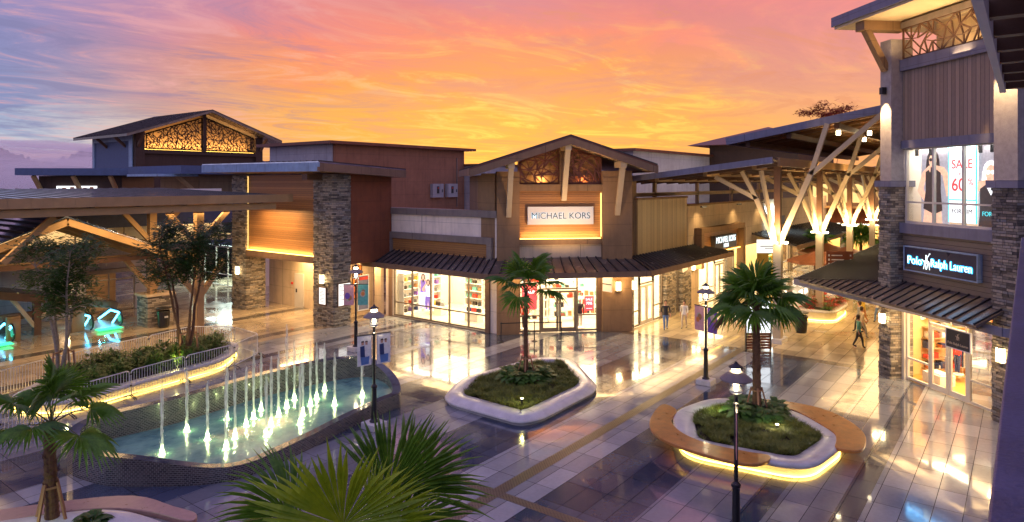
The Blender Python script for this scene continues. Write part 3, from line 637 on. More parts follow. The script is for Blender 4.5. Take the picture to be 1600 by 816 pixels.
for y in (25.5, 28, 30.5): ceil_strip(ms, 30.6, 31.1, y - .8, y + .8, e=0); ceil_strip(ms, 33.6, 33.9, y - .8, y + .8, e=0)
lamp('AREA', (32.6, 28.2, 3.6), 560, (1, .78, .46), (5, 8)); lamp('AREA', (34.6, 21.8, 3.6), 400, (1, .78, .46), (4, 4), rot=(0, 0, R(45))); lamp('AREA', (40.6, 21.2, 3.6), 560, (1, .78, .46), (8, 4.5)); lamp('AREA', (49, 21.2, 3.6), 560, (1, .78, .46), (7.5, 4.5))
ceil_strip(ms, 33, 33.4, 21.4, 23, e=0); ceil_strip(ms, 35.5, 35.9, 20, 22, e=0); ceil_strip(ms, 38, 40, 20, 20.3, e=0); ceil_strip(ms, 41.5, 43, 20, 20.3, e=0); ceil_strip(ms, 46, 51, 20, 20.4, e=0)

# ================================================================== stone-piered pavilion on the left (wall X=25.1)
lb = thing('pavilion', 'timber clad pavilion with two tall stone piers and a flat overhanging slate roof', 'pavilion', (26, 37, 0))
FB = Fr(25.1, 43.0, -90)                                      # s = 43 - Y
b = MB(FB); b.box(0, 1.7, -.02, 1.4, 0, 8.95); b.build('stone_pier', 'stone', lb)
b = MB(FB); b.box(8.95, 10.85, -.02, 1.2, 0, 8.95); b.build('stone_pier', 'stone', lb)
MB(FB).box(1.7, 8.95, .12, .5, 3.85, 8.95).build('wood_wall', 'wood', lb)
MB(FB).box(1.7, 8.95, -.04, 1.2, 3.62, 4.02).build('beam', 'umber', lb)
MB(FB).box(1.75, 8.9, .0, .1, 4.03, 4.07).build('led_strip', 'led', lb); lamp('AREA', FB.w(5.3, .0, 4.12), 34, WARM2, (7, .1), rot=(R(160), 0, R(-90)))
MB(FB).box(1.715, 1.725, .09, .11, 4.1, 8.9).build('led_strip', 'led_soft', lb)
b = MB(); b.box(26.3, 29.55, 32.13, 32.5, 3.6, 9.0); b.build('side_wall', 'redwall', lb)
MB(FB).prism([(1.7, 1.2), (8.95, 1.2), (8.95, 5.9), (1.7, 5.9)], 3.55, 3.62).build('passage_ceiling', 'soffit', lb)
b = MB(); b.box(29.35, 29.6, 32.9, 33.5, 0, 3.6); b.box(27.9, 28.1, 35.2, 43, 0, 3.6); b.box(27.9, 30.5, 34.9, 35.2, 0, 3.6); b.build('passage_wall', 'cream', lb)
fd = Fr(27.88, 43, -90); dd = MB(fd).box(3.1, 4.1, -.05, .01, 0, 2.3).build('service_door', 'frame_white', lb); b = MB(fd); b.box(3.25, 3.4, -.07, -.045, 1.0, 1.25); b.build('handle', 'ink', dd)
MB(fd).box(2.7, 2.85, -.06, .01, 1.5, 1.65).build('alarm_box', 'red', lb)
rz = [(23.3, 31.2, 9.67), (29.9, 31.2, 9.3), (29.9, 43.6, 9.35), (23.3, 43.6, 9.7)]
b = MB(); b.slab(rz, .1); b.seams([rz[0], rz[3], rz[2], rz[1]], 22); b.build('roof', 'roof_blue', lb)
b = MB(); b.bar((23.3, 31.15, 9.36), (23.3, 43.6, 9.4), .1, .5); b.build('fascia', 'navy_trim', lb)
b = MB(); b.bar((23.25, 31.2, 9.36), (29.9, 31.2, 9.02), .1, .45); b.build('fascia', 'umber', lb)
b = MB(); b.add([(23.4, 31.3, 9.13), (29.8, 31.3, 8.8), (29.8, 43.5, 8.85), (23.4, 43.5, 9.15)], [(3, 2, 1, 0)]); b.box(24.0, 25.1, 33.2, 33.7, 8.65, 9.0); b.build('soffit', 'timber_dark', lb)
lamp('AREA', FB.w(5, 2.9, 3.5), 360, WARM, (4, 2)); lamp('AREA', (28.6, 33.6, 3.4), 60, WARM, (1.2, .6))
def ledger(fr, s0, s1, n0, z0, z1, par, mat='stone', seed=0):
    """split-face stone courses standing proud of the pier by varied amounts"""
    rr = random.Random(seed); b = MB(fr); z = z0
    while z < z1 - .05:
        s = s0; hh = .1
        while s < s1 - .02:
            wd = min(rr.uniform(.18, .6), s1 - s); dp = rr.choice((0, .012, .025, .045, .06))
            if dp: b.box(s + .004, s + wd - .004, n0 - dp, n0 + .02, z + .004, z + hh - .004)
            s += wd
        z += hh
    b.build('stone_facing', mat, par)
ledger(FB, 8.95, 10.85, -.02, 0, 8.9, lb, seed=1); ledger(Fr(25.1, 32.15, 0), 0, 1.2, 0, 0, 8.9, lb, seed=2); ledger(FB, 0, 1.7, -.02, 0, 8.9, lb, seed=3); ledger(Fr(25.1, 41.3, 0), 0, 1.4, 0, 0, 3.6, lb, seed=4)
# poster cases and board
def panel(name, label, cat, fr, s0, s1, z0, z1, n, frame, face, group=None, lines=0, th=.06):
    x, y, _ = fr.w((s0 + s1) / 2, n, 0); tg = thing(name, label, cat, (x, y, z0), group)
    b = MB(fr); e = .06
    b.box(s0, s1, n - th, n, z0, z0 + e); b.box(s0, s1, n - th, n, z1 - e, z1); b.box(s0, s0 + e, n - th, n, z0 + e, z1 - e); b.box(s1 - e, s1, n - th, n, z0 + e, z1 - e); b.build('frame', frame, tg)
    MB(fr).box(s0 + e, s1 - e, n - th * .5, n - .002, z0 + e, z1 - e).build('face', face, tg)
    if lines:
        b = MB(fr); r = random.Random(lines)
        for k in range(lines):
            z = z1 - .2 - (z1 - z0 - .35) * k / lines; b.box(s0 + .14, s0 + .14 + (s1 - s0 - .28) * r.uniform(.4, 1), n - th * .5 - .004, n - th * .5, z - .012, z + .012)
        b.build('print', 'ink', tg)
    return tg
panel('menu_case', 'narrow dark framed notice case on the grey face of the stone pier', 'notice case', FB, 9.55, 10.3, 1.25, 2.35, -.09, 'timber_dark', 'poster_light', lines=9)
FBR = Fr(25.1, 32.13, 0)
panel('map_case', 'wide dark framed case with pale poster on the sunny face of the stone pier', 'notice case', FBR, .15, 1.15, 1.2, 2.6, -.07, 'timber_dark', 'poster_light', lines=4)
pn = panel('directory_board', 'tall grey directory panel with red top strip beside the alcove', 'directory board', Fr(26.5, 33.1, 0), 1.1, 2.0, .5, 2.7, 0, 'steel', 'trim_blue')
MB(Fr(26.5, 33.1, 0)).box(1.2, 1.9, -.07, -.05, 2.4, 2.6).build('header', 'red', pn); MB(Fr(26.5, 33.1, 0)).box(1.4, 1.7, -.07, -.05, 1.2, 1.6).build('map', 'orange', pn)
pn = panel('wall_poster', 'orange and red patterned poster hanging in the passage', 'poster', Fr(28.1, 34.88, 0), .55, 1.35, .9, 3.1, 0, 'timber_dark', 'orange')
b = MB(Fr(28.1, 34.88, 0)); r = random.Random(4)
for k in range(14): s, z = r.uniform(.7, 1.2), r.uniform(1.1, 2.9); b.lathe(s, -.02, [(0.001, z), (.02, z)]) if 0 else b.box(s - .06, s + .06, -.045, -.03, z - .09, z + .09)
b.build('print', 'ink', pn)
wall_lamp(FB, 9.9, -.085, 2.55, 'lit lantern on the near stone pier above the notice case'); wall_lamp(FB, .85, -.085, 2.35, 'lit lantern on the far stone pier of the timber pavilion')
wall_lamp(FC, 6.9, -.25, 2.35, 'lit lantern on the tan pier right of the store entrance', 18); wall_lamp(FRt, .12, -.07, 2.35, 'lit lantern at the stone corner beside the pale double doors', 10)
wall_lamp(FRt, 9.0, -.04, 2.55, 'small lit lantern under the far end of the store canopy', 14)

# ================================================================== tower store on the right (chamfer facing the plaza)
po = thing('tower_store_building', 'tall corner store with stone piers, upper display window and blue lit name sign', 'store', (34, 1, 0))
FP = Fr(33.6, 4.3, -135); LP = 5.1
def pier(s0, s1, n0, n1, cap=8.35, top=14.7):
    MB(FP).box(s0, s1, n0, n1, 0, cap).build('stone_pier', 'stone_p', po); MB(FP).box(s0 + .03, s1 - .03, n0 + .03, n1, cap, top).build('pier_shaft', 'plaster', po)
    MB(FP).box(s0 - .14, s1 + .14, n0 - .14, n1, cap - .05, cap + .22).build('pier_cap', 'trim_blue', po)
pier(-.78, -.02, -.55, .5); pier(5.1, 6.14, -.45, .5)
MB(FP).box(0, LP, 0, .3, 10.15, 13.3).build('ribbed_wall', 'ribs_p', po)
each(FP, 'beam', 'trim_blue', po, [(0, LP, -.16, .3, 13.3, 13.78), (0, LP, -.1, .3, 9.95, 10.3), (0, LP, -.18, .3, 6.32, 6.75)])
MB(FP).box(0, LP, 0, .3, 3.5, 6.32).build('board_wall', 'taupe_boards', po)
b = MB(FP); b.box(-.02, .12, -.05, .2, 0, 3.5); b.build('jamb', 'frame_white', po)
glaze(FP, po, [.1, 1.66, 3.2, 5.02], 6.75, 9.95, 7.65, n=.1, fmat='frame_white', w=.09)
screen(FP, po, .05, LP - .02, 13.82, lambda s: 15.15, -.02, .42, .05, 'timber_dark', seed=11)
MB(FP).box(0, LP, -.12, .3, 15.15, 15.4).build('top_beam', 'trim', po)
b = MB(FP); b.box(-2.1, 12, -2.0, 7, 15.62, 16.05); b.build('roof', 'trim_blue', po)
b = MB(FP); b.box(-2.0, 12, -1.9, 7, 15.5, 15.61); b.build('soffit', 'soffit', po)
b = MB(FP); b.box(-.7, -.1, -1.75, .3, 15.1, 15.5); b.bar((-.4, -1.5, 15.2), (-.4, -.5, 13.4), .32, .26); b.build('bracket', 'tan', po)
MB(FP).box(0, LP, 1.6, 1.7, 13.3, 15.4).build('clerestory_wall', 'cream', po); MB(FP).box(0, LP, .3, 1.7, 13.2, 13.3).build('clerestory_floor', 'cream', po)
lamp('AREA', FP.w(2.3, .9, 13.5), 60, WARM, (4, .6), rot=(R(180), 0, 0)); lamp('AREA', FP.w(2.3, -1.0, 13.9), 60, WARM, (4, .3), rot=(R(180), 0, R(-135)))
MB(FP).bar((-.4, -.66, 12.35), (-.4, -.66, 12.65), .2, .2).build('downlight', 'black', po); lamp('SPOT', FP.w(-.4, -.78, 12.3), 900, WARM, .05, spot_size=R(70), spot_blend=.6)
lamp('SPOT', FP.w(5.6, -.7, 12.9), 900, WARM, .05, spot_size=R(70), spot_blend=.6)
ledger(FP, -.78, -.02, -.55, 0, 8.3, po, 'stone_p', 5); ledger(FP, 5.1, 6.14, -.45, 0, 8.3, po, 'stone_p', 6)
# flank walls and mass
b = MB(); b.prism([(33.9, 5.2), (70, 5.2), (70, -8), (27, -8), (27, -2.2), (30.3, .7)], 4.2, 13.2) if 0 else b.box(34.4, 70, 4.9, 5.25, 0, 13.2); b.build('side_wall', 'taupe_boards', po)
MB(FP).box(6.14, 16, 0, .3, 0, 14).build('side_wall', 'taupe_boards', po)
# name sign with rider emblem
sg = MB(FP).box(.35, 4.15, -.2, -.01, 4.8, 5.75).build('name_sign', plain('navy_sign_face', (.012, .018, .06), .3), po)
b = MB(FP); b.box(.3, 4.2, -.22, -.012, 5.75, 5.8); b.box(.3, 4.2, -.22, -.012, 4.75, 4.8); b.box(.3, .35, -.22, -.012, 4.8, 5.75); b.box(4.15, 4.2, -.22, -.012, 4.8, 5.75); b.build('rim', 'navy_trim', sg)
for s, a, c in (('Polo', .98, 1.02), ('Ralph Lauren', 2.92, .86)):
    text('letter_glow', s, FP, a, 5.22, .46, 'blue_neon', sg, n=-.215, ext=.004, off=.022, sx=c); text('lettering', s, FP, a, 5.22, .46, 'lit_letter', sg, n=-.24, ext=.01, off=-.006, sx=c)
def rider(fr, s, z, k, n, par, mat):
    b = MB(fr)
    def P(pts, dn=0): b.vprism([(s + x * k, z + y * k) for x, y in pts], n - .012 - dn, n - dn)
    P([(-.3, .05), (.28, .08), (.3, .28), (.1, .34), (-.26, .3)]); P([(-.3, .3), (-.26, .1), (-.42, .32), (-.56, .42), (-.6, .34), (-.5, .26)], .001)
    for a, c in ((-.26, -.36), (-.14, -.06), (.16, .02), (.26, .4)): P([(a, .1), (a + .08, .1), (c + .03, -.5), (c - .03, -.5)], .002)
    P([(.28, .26), (.42, .1), (.38, -.1), (.34, .08)], .001); P([(-.08, .3), (.12, .3), (.1, .66), (-.1, .66)], .003)
    P([(-.09, .68), (.05, .68), (.05, .84), (-.09, .84)], .003); P([(.08, .6), (.12, .56), (.42, .98), (.38, 1.0)], .004); P([(.34, .96), (.5, .96), (.5, 1.02), (.34, 1.02)], .004)
    return b.build('rider_emblem', mat, par)
rider(FP, 1.62, 5.15, .44, -.2, sg, 'lit_letter')
lamp('AREA', FP.w(2.3, -.5, 5.3), 9, (.1, .5, 1), (3, .5), rot=(R(90), 0, R(-135 + 180)))
# shop front
glaze(FP, po, [.14, 1.42], .05, 3.3, .95, fmat='frame_white'); glaze(FP, po, [1.42, 3.48], 2.65, 3.3, fmat='frame_white'); glaze(FP, po, [3.48, 5.05], .05, 3.3, .95, fmat='frame_white')
door(FP, po, 1.46, 3.44, 2.6, mat='frame_white')
# canopy
zi, zo = 4.2, 3.5
b = MB(FP); b.slab([(0, -.01, zi), (5.6, -.01, zi), (5.6, -1.55, zo), (0, -1.55, zo)], .1); b.slab([(0, -.01, zi), (0, -1.55, zo), (-6, -1.55, zo), (-3, -.78, (zi + zo) / 2)], .1)
b.cur = 1
for k in range(24):
    s = 5.5 - k * .48; n1_ = -.01 if s >= 0 else s * .257
    if n1_ > -1.45: b.bar((s, n1_, zi + (zo - zi) * (-n1_ / 1.55) + .035), (s, -1.55, zo + .035), .05, .07)
b.bar((0, 0, zi + .03), (-6, -1.55, zo + .03), .09, .07); b.cur = 0
b.fr = W; Q2 = [(33.6, 4.45, zi), (62, 4.95, zi), (62, 9.55, zo), (36.8, 9.55, zo)]; b.slab(Q2, .1); b.seams(Q2, 56, .05, .07)
Q3 = [(29.6, .2, zi), (28.55, -.8, zo), (28.4, -4, zo), (30.2, -4, zi)]; b.slab(Q3, .1)
Q1 = [(33.6, 4.45, zi), (36.8, 9.55, zo), (28.6, 1.4, zo), (30.2, .9, zi)]
cn = b.build('canopy', 'roof', po)
b = MB(); pts = [(62, 9.6), (36.75, 9.6), (28.55, 1.4 - .72), (28.4, -4)]
for a, c in zip(pts, pts[1:]): b.bar((a[0], a[1], 3.37), (c[0], c[1], 3.37), .1, .3)
b.build('fascia', 'trim_blue', cn)
b = MB(); b.add([(x, y, 3.38) for x, y, z in Q1], [(0, 1, 2, 3)]); b.add([(x, y, 3.375) for x, y, z in Q2], [(0, 1, 2, 3)]); b.build('soffit', 'soffit', cn)
b = MB(FP); b.box(-.02, 4.7, .3, .35, 3.45, 3.6); b.build('lintel', 'frame_white', po)
lamp('AREA', FP.w(2.3, -.8, 3.36), 60, WARM, (5, 1.2), rot=(0, 0, R(-135))); lamp('AREA', (48, 7.4, 3.34), 420, WARM, (20, 3.4))  # the wide lamp is added under the side canopy to warm the street floor
# rooms
b = MB(FP); b.box(-.5, 8, .2, 6, -.02, .02); b.box(-.5, 8, .2, 6, 6.6, 6.7); b.build('shop_floor', 'oak', po)
b = MB(FP); b.box(-.5, 8, 5.2, 5.4, 0, 3.7); b.box(-.6, -.4, .5, 5.3, 0, 3.7); b.box(7.9, 8.1, .3, 5.3, 0, 3.7); b.box(-.5, 8, .3, 5.4, 3.62, 3.72); b.build('shop_wall', plain('honey_shop_wall', (.75, .5, .22), .7, var=.06), po)
b = MB(FP); b.box(-.4, 5.1, 1.3, 1.4, 6.7, 10.1); b.box(-.4, 5.1, .3, 1.4, 10.05, 10.15); b.box(-.1, -.02, .3, 1.4, 6.7, 10.1); b.build('display_box', 'interior', po)
MB(FP).box(.5, 6.5, 1.0, 1.3, 3.58, 3.61).build('ceiling_light', 'panel', po); MB(FP).box(.5, 6.5, 3.2, 3.5, 3.58, 3.61).build('ceiling_light', 'panel', po)
lamp('AREA', FP.w(3.0, 2.6, 3.55), 680, (1, .72, .36), (6.5, 4.2), rot=(0, 0, R(-135)))
lamp('AREA', FP.w(2.4, .75, 10.0), 60, (1, .9, .78), (4.4, .2), rot=(R(12), 0, R(-135))); lamp('AREA', FP.w(2.4, .27, 9.9), 14, (1, .9, .78), (4.4, .05), rot=(R(15), 0, R(-135)))
wall_lamp(FP, -.4, -.615, 2.35, 'lit lantern on the stone pier of the tower store', 20, .42, .22)
wall_lamp(FP, 5.6, -.515, 2.2, 'lit lantern on the far right pier beside the tower store window', 16)
for s in (.45, 1.25, 3.75, 4.3):                                # track spots over the display
    b = MB(FP); b.bar((s, .3, 9.9), (s + .05, .26, 9.62), .1, .1, up=(0, 1, 0)); b.build('track_spot', 'black', po)
# ------------------------------------------------------------------ window pictures
def figure(fr, par, s, z, h, n, skin='b_skin', hair='b_dark', top='b_dark', legs=None, flip=1, seed=0, glasses=False):
    """simple printed figure, flat layers a few mm apart"""
    def el(cx, cz, rx, rz, k=18): return [(s + flip * (cx + rx * math.cos(2 * math.pi * i / k)) * h, z + (cz + rz * math.sin(2 * math.pi * i / k)) * h) for i in range(k)]
    def pg(pts): return [(s + flip * x * h, z + y * h) for x, y in pts]
    def put(nm, mat, polys, d):
        b = MB(fr)
        for p in polys: b.vprism(p, n - d - .003, n - d)
        b.build(nm, mat, par)
    put('printed_hair', hair, [el(0, .9, .075, .085), pg([(-.08, .9), (.08, .9), (.1, .66), (.06, .62), (-.06, .64), (-.1, .7)])], .004)
    put('printed_skin', skin, [el(0, .885, .048, .066), pg([(-.025, .84), (.025, .84), (.03, .78), (.12, .75), (.17, .55), (.28, .6), (.27, .66), (.14, .82), (.05, .84), (-.05, .84), (-.13, .78), (-.2, .6), (-.08, .47), (-.05, .52), (-.12, .62), (-.08, .74), (-.03, .78)]), pg([(-.1, .45), (.1, .45), (.13, .2), (.08, -.02), (.02, -.02), (.0, .25), (-.05, -.02), (-.13, -.02), (-.13, .25)])], .008)
    put('printed_clothes', top, [pg([(-.09, .78), (-.05, .8), (0, .72), (.05, .8), (.1, .77), (.1, .6), (.12, .42), (.02, .38), (-.12, .43), (-.09, .6)])] + ([pg([(-.12, .46), (.12, .46), (.14, .2), (.09, -.02), (.02, -.02), (0, .3), (-.03, -.02), (-.13, -.02), (-.14, .22)])] if legs else []), .012)
    if legs: put('printed_trousers', legs, [pg([(-.12, .44), (.12, .44), (.14, .2), (.09, .0), (.02, .0), (0, .3), (-.03, .0), (-.13, .0), (-.14, .22)])], .016)
    if glasses: put('printed_sunglasses', hair, [el(-.022, .895, .02, .016), el(.024, .895, .02, .016)], .02)
dp = thing('display_poster', 'backlit poster of a dark haired figure in black swimwear in the upper window', 'poster', FP.w(.9, 1.0, 6.8))
MB(FP).box(.58, 2.1, .4, .44, 6.8, 9.95).build('backing', 'b_grey', dp); figure(FP, dp, 1.25, 5.5, 4.4, .395, glasses=True)
dp = thing('display_poster', 'backlit poster of a figure with white sunglasses at the right of the upper window', 'poster', FP.w(4.3, 1.0, 6.8))
MB(FP).box(3.55, 5.0, .4, .44, 6.8, 9.95).build('backing', 'b_grey', dp); figure(FP, dp, 4.15, 4.4, 5.0, .395, hair='b_white', top='b_dark', flip=-1, glasses=True)
sp = thing('sale_banner', 'white SALE up to 60% banner with cyan light frame in the upper window', 'sale sign', FP.w(3.1, .8, 6.8))
MB(FP).box(2.18, 3.5, .34, .37, 6.9, 9.95).build('backing', 'b_white', sp)
b = MB(FP); b.box(2.14, 2.18, .33, .37, 6.9, 9.95); b.box(3.5, 3.54, .33, .37, 6.9, 9.95); b.box(2.18, 3.5, .33, .37, 9.9, 9.95); b.box(2.18, 3.5, .33, .37, 7.78, 7.83); b.build('light_frame', 'b_cyan', sp)
text('lettering', 'SALE', FP, 2.84, 9.2, .5, 'b_red', sp, n=.33, ext=.004, off=.004); text('lettering', 'UP TO', FP, 2.84, 8.82, .16, 'b_red', sp, n=.33, ext=.004)
text('lettering', '60', FP, 2.66, 8.38, .7, 'b_red', sp, n=.33, ext=.004, off=.01); text('lettering', '%', FP, 3.26, 8.5, .4, 'b_red', sp, n=.33, ext=.004); text('lettering', 'FOR HIM', FP, 2.84, 7.35, .26, 'b_dark', sp, n=.33, ext=.004)
lx = text('lettering', 'FOR HER', FP, 4.25, 7.3, .24, 'b_cyan', dp, n=.36, ext=.004)
hs = thing('hanging_sign', 'black blade sign with gold emblem and lettering under the slate canopy', 'hanging sign', FP.w(3.4, -1.2, 2.75))
MB(FP).box(3.9, 5.0, -1.25, -1.2, 2.4, 3.06).build('board', 'ink', hs)
b = MB(FP); b.box(3.86, 5.04, -1.26, -1.19, 3.06, 3.1); b.box(3.86, 5.04, -1.26, -1.19, 2.36, 2.4); b.box(3.86, 3.9, -1.26, -1.19, 2.4, 3.06); b.box(5.0, 5.04, -1.26, -1.19, 2.4, 3.06); b.bar((4.1, -1.22, 3.1), (4.1, -1.22, 3.38), .03); b.bar((4.8, -1.22, 3.1), (4.8, -1.22, 3.38), .03); b.build('rim', 'white', hs)
text('lettering', 'Polo Ralph Lauren', FP, 4.45, 2.56, .13, 'soffit', hs, n=-1.256, ext=.004, off=.002); rider(FP, 4.45, 2.8, .17, -1.25, hs, 'soffit')
hs = thing('hanging_sign', 'pale blade sign with dark line hanging beside the entrance pier of the corner store', 'hanging sign', FC.w(5.85, -.7, 2.6))
fh = Fr(*FC.w(5.9, -.3, 0)[:2], -100); MB(fh).box(.1, .75, 0, .05, 2.35, 3.2).build('board', 'white', hs); MB(fh).box(.1, .75, -.01, -.003, 2.75, 2.8).build('print', 'ink', hs); MB(fh).bar((.4, .02, 3.2), (.4, .02, 3.4), .03).build('hanger', 'black', hs)
hs = thing('hanging_sign', 'white blade sign hanging under the canopy beside the narrow right window', 'hanging sign', (41.5, 17.4, 2.9))
fh = Fr(40.6, 17.3, 14); MB(fh).box(0, 1.7, 0, .06, 2.8, 3.25).build('board', 'white', hs); MB(fh).bar((.8, .03, 3.25), (.8, .03, 3.42), .03).build('hanger', 'black', hs)
hs = thing('hanging_sign', 'cream blade sign with two dark lines beside the kiosk behind the right palm', 'hanging sign', (54.5, 16.6, 3.6))
fh = Fr(53.9, 16.9, -52); MB(fh).box(0, 1.9, 0, .07, 2.95, 4.0).build('board', 'poster_light', hs); each(fh, 'print', 'ink', hs, [(.25, 1.65, -.012, -.002, 3.45, 3.52), (.6, 1.3, -.012, -.002, 3.3, 3.36)]); MB(fh).bar((.9, .03, 4.0), (.9, .03, 4.3), .03).build('hanger', 'black', hs)
# ================================================================== backdrop buildings
hall = thing('gable_hall', 'large dark hall with wide gabled roof and glowing ornate lattice in the gable', 'hall', (53, 105, 0))
FH = Fr(43.7, 99.3, 0)
b = MB(); b.prism([(43.7, 99.6), (62.8, 99.6), (62.8, 113), (43.7, 113)], 0, 13.2); b.vprism([(43.7, 13.2), (62.8, 13.2), (62.8, 15.6), (53.4, 18.9), (43.7, 15.6)], 101.2, 101.5); b.build('wall', 'darkwall', hall)
b = MB(FH); b.box(-.3, .9, -.2, .6, 0, 15.7); b.box(18.2, 19.4, -.2, .6, 0, 15.7); b.box(9.4, 9.9, -.2, .3, 13, 18.8); b.box(.9, 18.2, -.2, .3, 12.6, 13.1); b.build('frame', 'darkwall', hall)
b = MB(); b.box(43.35, 43.7, 100.4, 113, 0, 15.2); b.build('side_wall', 'navy', hall)
b = MB(); b.box(43.2, 43.34, 99.9, 100.9, 0, 15.2); b.box(43.2, 43.34, 112.4, 113.1, 0, 15.2); b.box(43.2, 43.34, 100.9, 112.4, 14.4, 15.2); b.build('side_frame', 'navy_trim', hall)
hz = lambda s: 19.3 - abs(s - 9.7) * .345
for k, (a, c) in enumerate(((1.2, 9.3), (10.0, 18.0))): screen(FH, hall, a, c, 13.3, lambda s: hz(s) - .95, .05, .5, .11, 'darkwall', seed=20 + k)
MB(FH).box(1, 18.2, .5, .6, 13.15, 13.28).build('led_strip', 'led', hall)
lamp('AREA', (53.3, 100.3, 13.4), 1100, WARM2, (16, .5), rot=(R(180), 0, 0)); MB(FH).vprism([(.9, 13.2), (18.3, 13.2), (18.3, 15.9), (9.7, 18.7), (.9, 15.9)], 1.7, 1.75).build('glow_wall', 'tan', hall)
b = MB()
for a, c in ((-2.4, 9.7), (9.7, 21.6)): b.slab([(43.7 + a, 97, hz(a)), (43.7 + c, 97, hz(c)), (43.7 + c, 115, hz(c)), (43.7 + a, 115, hz(a))], .35); b.seams([(43.7 + a, 97, hz(a)), (43.7 + a, 115, hz(a)), (43.7 + c, 115, hz(c)), (43.7 + c, 97, hz(c))], 26, .08, .1)
b.build('roof', 'roof', hall)
for p_, q_ in (((0, -.2, 13.6), (0, -2.0, 15.4)), ((19, -.2, 13.6), (19, -2.0, 15.4)), ((-.3, 3, 13.6), (-2.1, 3, 15.2)), ((-.3, 9, 13.6), (-2.1, 9, 15.2))): MB(FH).bar(p_, q_, .35, .35).build('bracket', 'timber_dark', hall)
# red-brown block with flat cap, two meter boxes
bk = thing('service_block', 'tall red brown windowless block with thin flat cap behind the stone pavilion', 'building', (44, 50, 0))
MB().box(36.5, 53.2, 46.8, 56, 0, 11.75).build('wall', 'maroon', bk); MB().box(36.38, 36.49, 46.9, 56, 5, 11.74).build('end_wall', 'lilac', bk)
MB().box(35.6, 54.3, 46.1, 57, 11.75, 12.0).build('roof', 'roof_red', bk)
MB().bar((52.0, 46.74, 6), (52.0, 46.74, 11), .07).build('conduit', 'trim', bk)
for x, lb_ in ((48.9, 'left grey meter box with round dial on the red brown block'), (51.0, 'right grey meter box with round dial on the red brown block')):
    mbx = thing('meter_box', lb_, 'meter box', (x, 46.8, 8), 'meter boxes on the red brown block')
    MB().box(x - .75, x + .75, 46.4, 46.79, 7.0, 8.35).build('casing', 'lilac', mbx); MB().box(x - .22, x + .1, 46.37, 46.4, 7.4, 8.1).build('dial_window', 'ink', mbx); MB().box(x - .12, x + .0, 46.35, 46.37, 7.85, 8.0).build('indicator', 'red', mbx); MB().box(x + .5, x + .58, 46.36, 46.4, 7.5, 7.8).build('latch', 'ink', mbx)
b2 = thing('plant_room', 'plain lilac grey rooftop block just left of the entrance tower', 'building', (56, 42, 0)); MB().box(53.3, 64, 44, 50, 0, 10.2).build('wall', 'lilac', b2); MB().box(53.1, 64.2, 43.8, 50.2, 10.2, 10.4).build('roof', 'roof_red', b2)
b2 = thing('long_block', 'long lilac grey block with thin red roof edge behind the walkway canopy', 'building', (78, 32, 0)); MB().box(58.5, 100, 30, 40, 0, 11.5).build('wall', 'lilac', b2); MB().box(58, 100.5, 29.5, 40.5, 11.5, 11.75).build('roof', 'roof_red', b2)
b2 = thing('red_roofed_house', 'distant low building with pointed red hipped roof behind the upper canopy', 'building', (83, 25, 0)); MB().box(78, 95, 20, 30, 0, 12.8).build('wall', 'darkwall', b2)
b = MB(); b.add([(76, 18, 12.8), (97, 18, 12.8), (97, 32, 12.8), (76, 32, 12.8), (84, 25, 15.2), (89, 25, 15.2)], [(0, 1, 5, 4), (1, 2, 5), (2, 3, 4, 5), (3, 0, 4), (3, 2, 1, 0)]); b.build('roof', 'roof_red', b2)
# small dark flat-roofed pavilions on the left
b2 = thing('flat_roofed_kiosk', 'dark flat roofed pavilion with white sign board, far left', 'building', (27, 73, 0)); fk = Fr(21.8, 73.7, -45)
MB(fk).box(1.3, 8.6, 1.2, 9, 0, 9.1).build('wall', 'darkwall', b2); MB(fk).box(0, 9.9, -.2, 10, 9.15, 9.8).build('roof', 'navy', b2)
MB(fk).box(2.9, 6.4, 1.06, 1.19, 7.2, 8.15).build('sign_board', 'sign_lit', b2); b = MB(fk)
for k, s in enumerate((3.4, 4.1, 5.2, 5.8)): b.box(s, s + .35, 1.03, 1.05, 7.8 + .1 * (k % 2), 8.0 + .06 * (k % 2))
b.build('sign_marks', 'orange', b2)
for s in (1.6, 5, 8.2): MB(fk).bar((s, 1.15, 7.6), (s - .2, .1, 9.1), .3, .3).build('bracket', 'timber', b2)
b2 = thing('low_blue_block', 'low slate blue block at the far left edge', 'building', (6, 80, 0)); MB().box(2, 13.5, 80, 90, 0, 8.4).build('wall', 'navy', b2)
b2 = thing('stepped_roof_shop', 'tan walled shop with stepped slate roof left of the timber pavilion', 'building', (33, 58, 0))
MB().box(30.2, 38, 57, 64, 0, 9.2).build('wall', 'tan', b2); MB().box(27.8, 38.5, 55.4, 65, 9.2, 9.9).build('roof', 'navy', b2); MB().box(26.4, 29.9, 56.6, 62, 9.0, 9.19).build('lower_roof', 'navy_trim', b2); MB().bar((30.1, 57.4, 7.6), (28.4, 57.4, 9.1), .3).build('bracket', 'timber', b2)
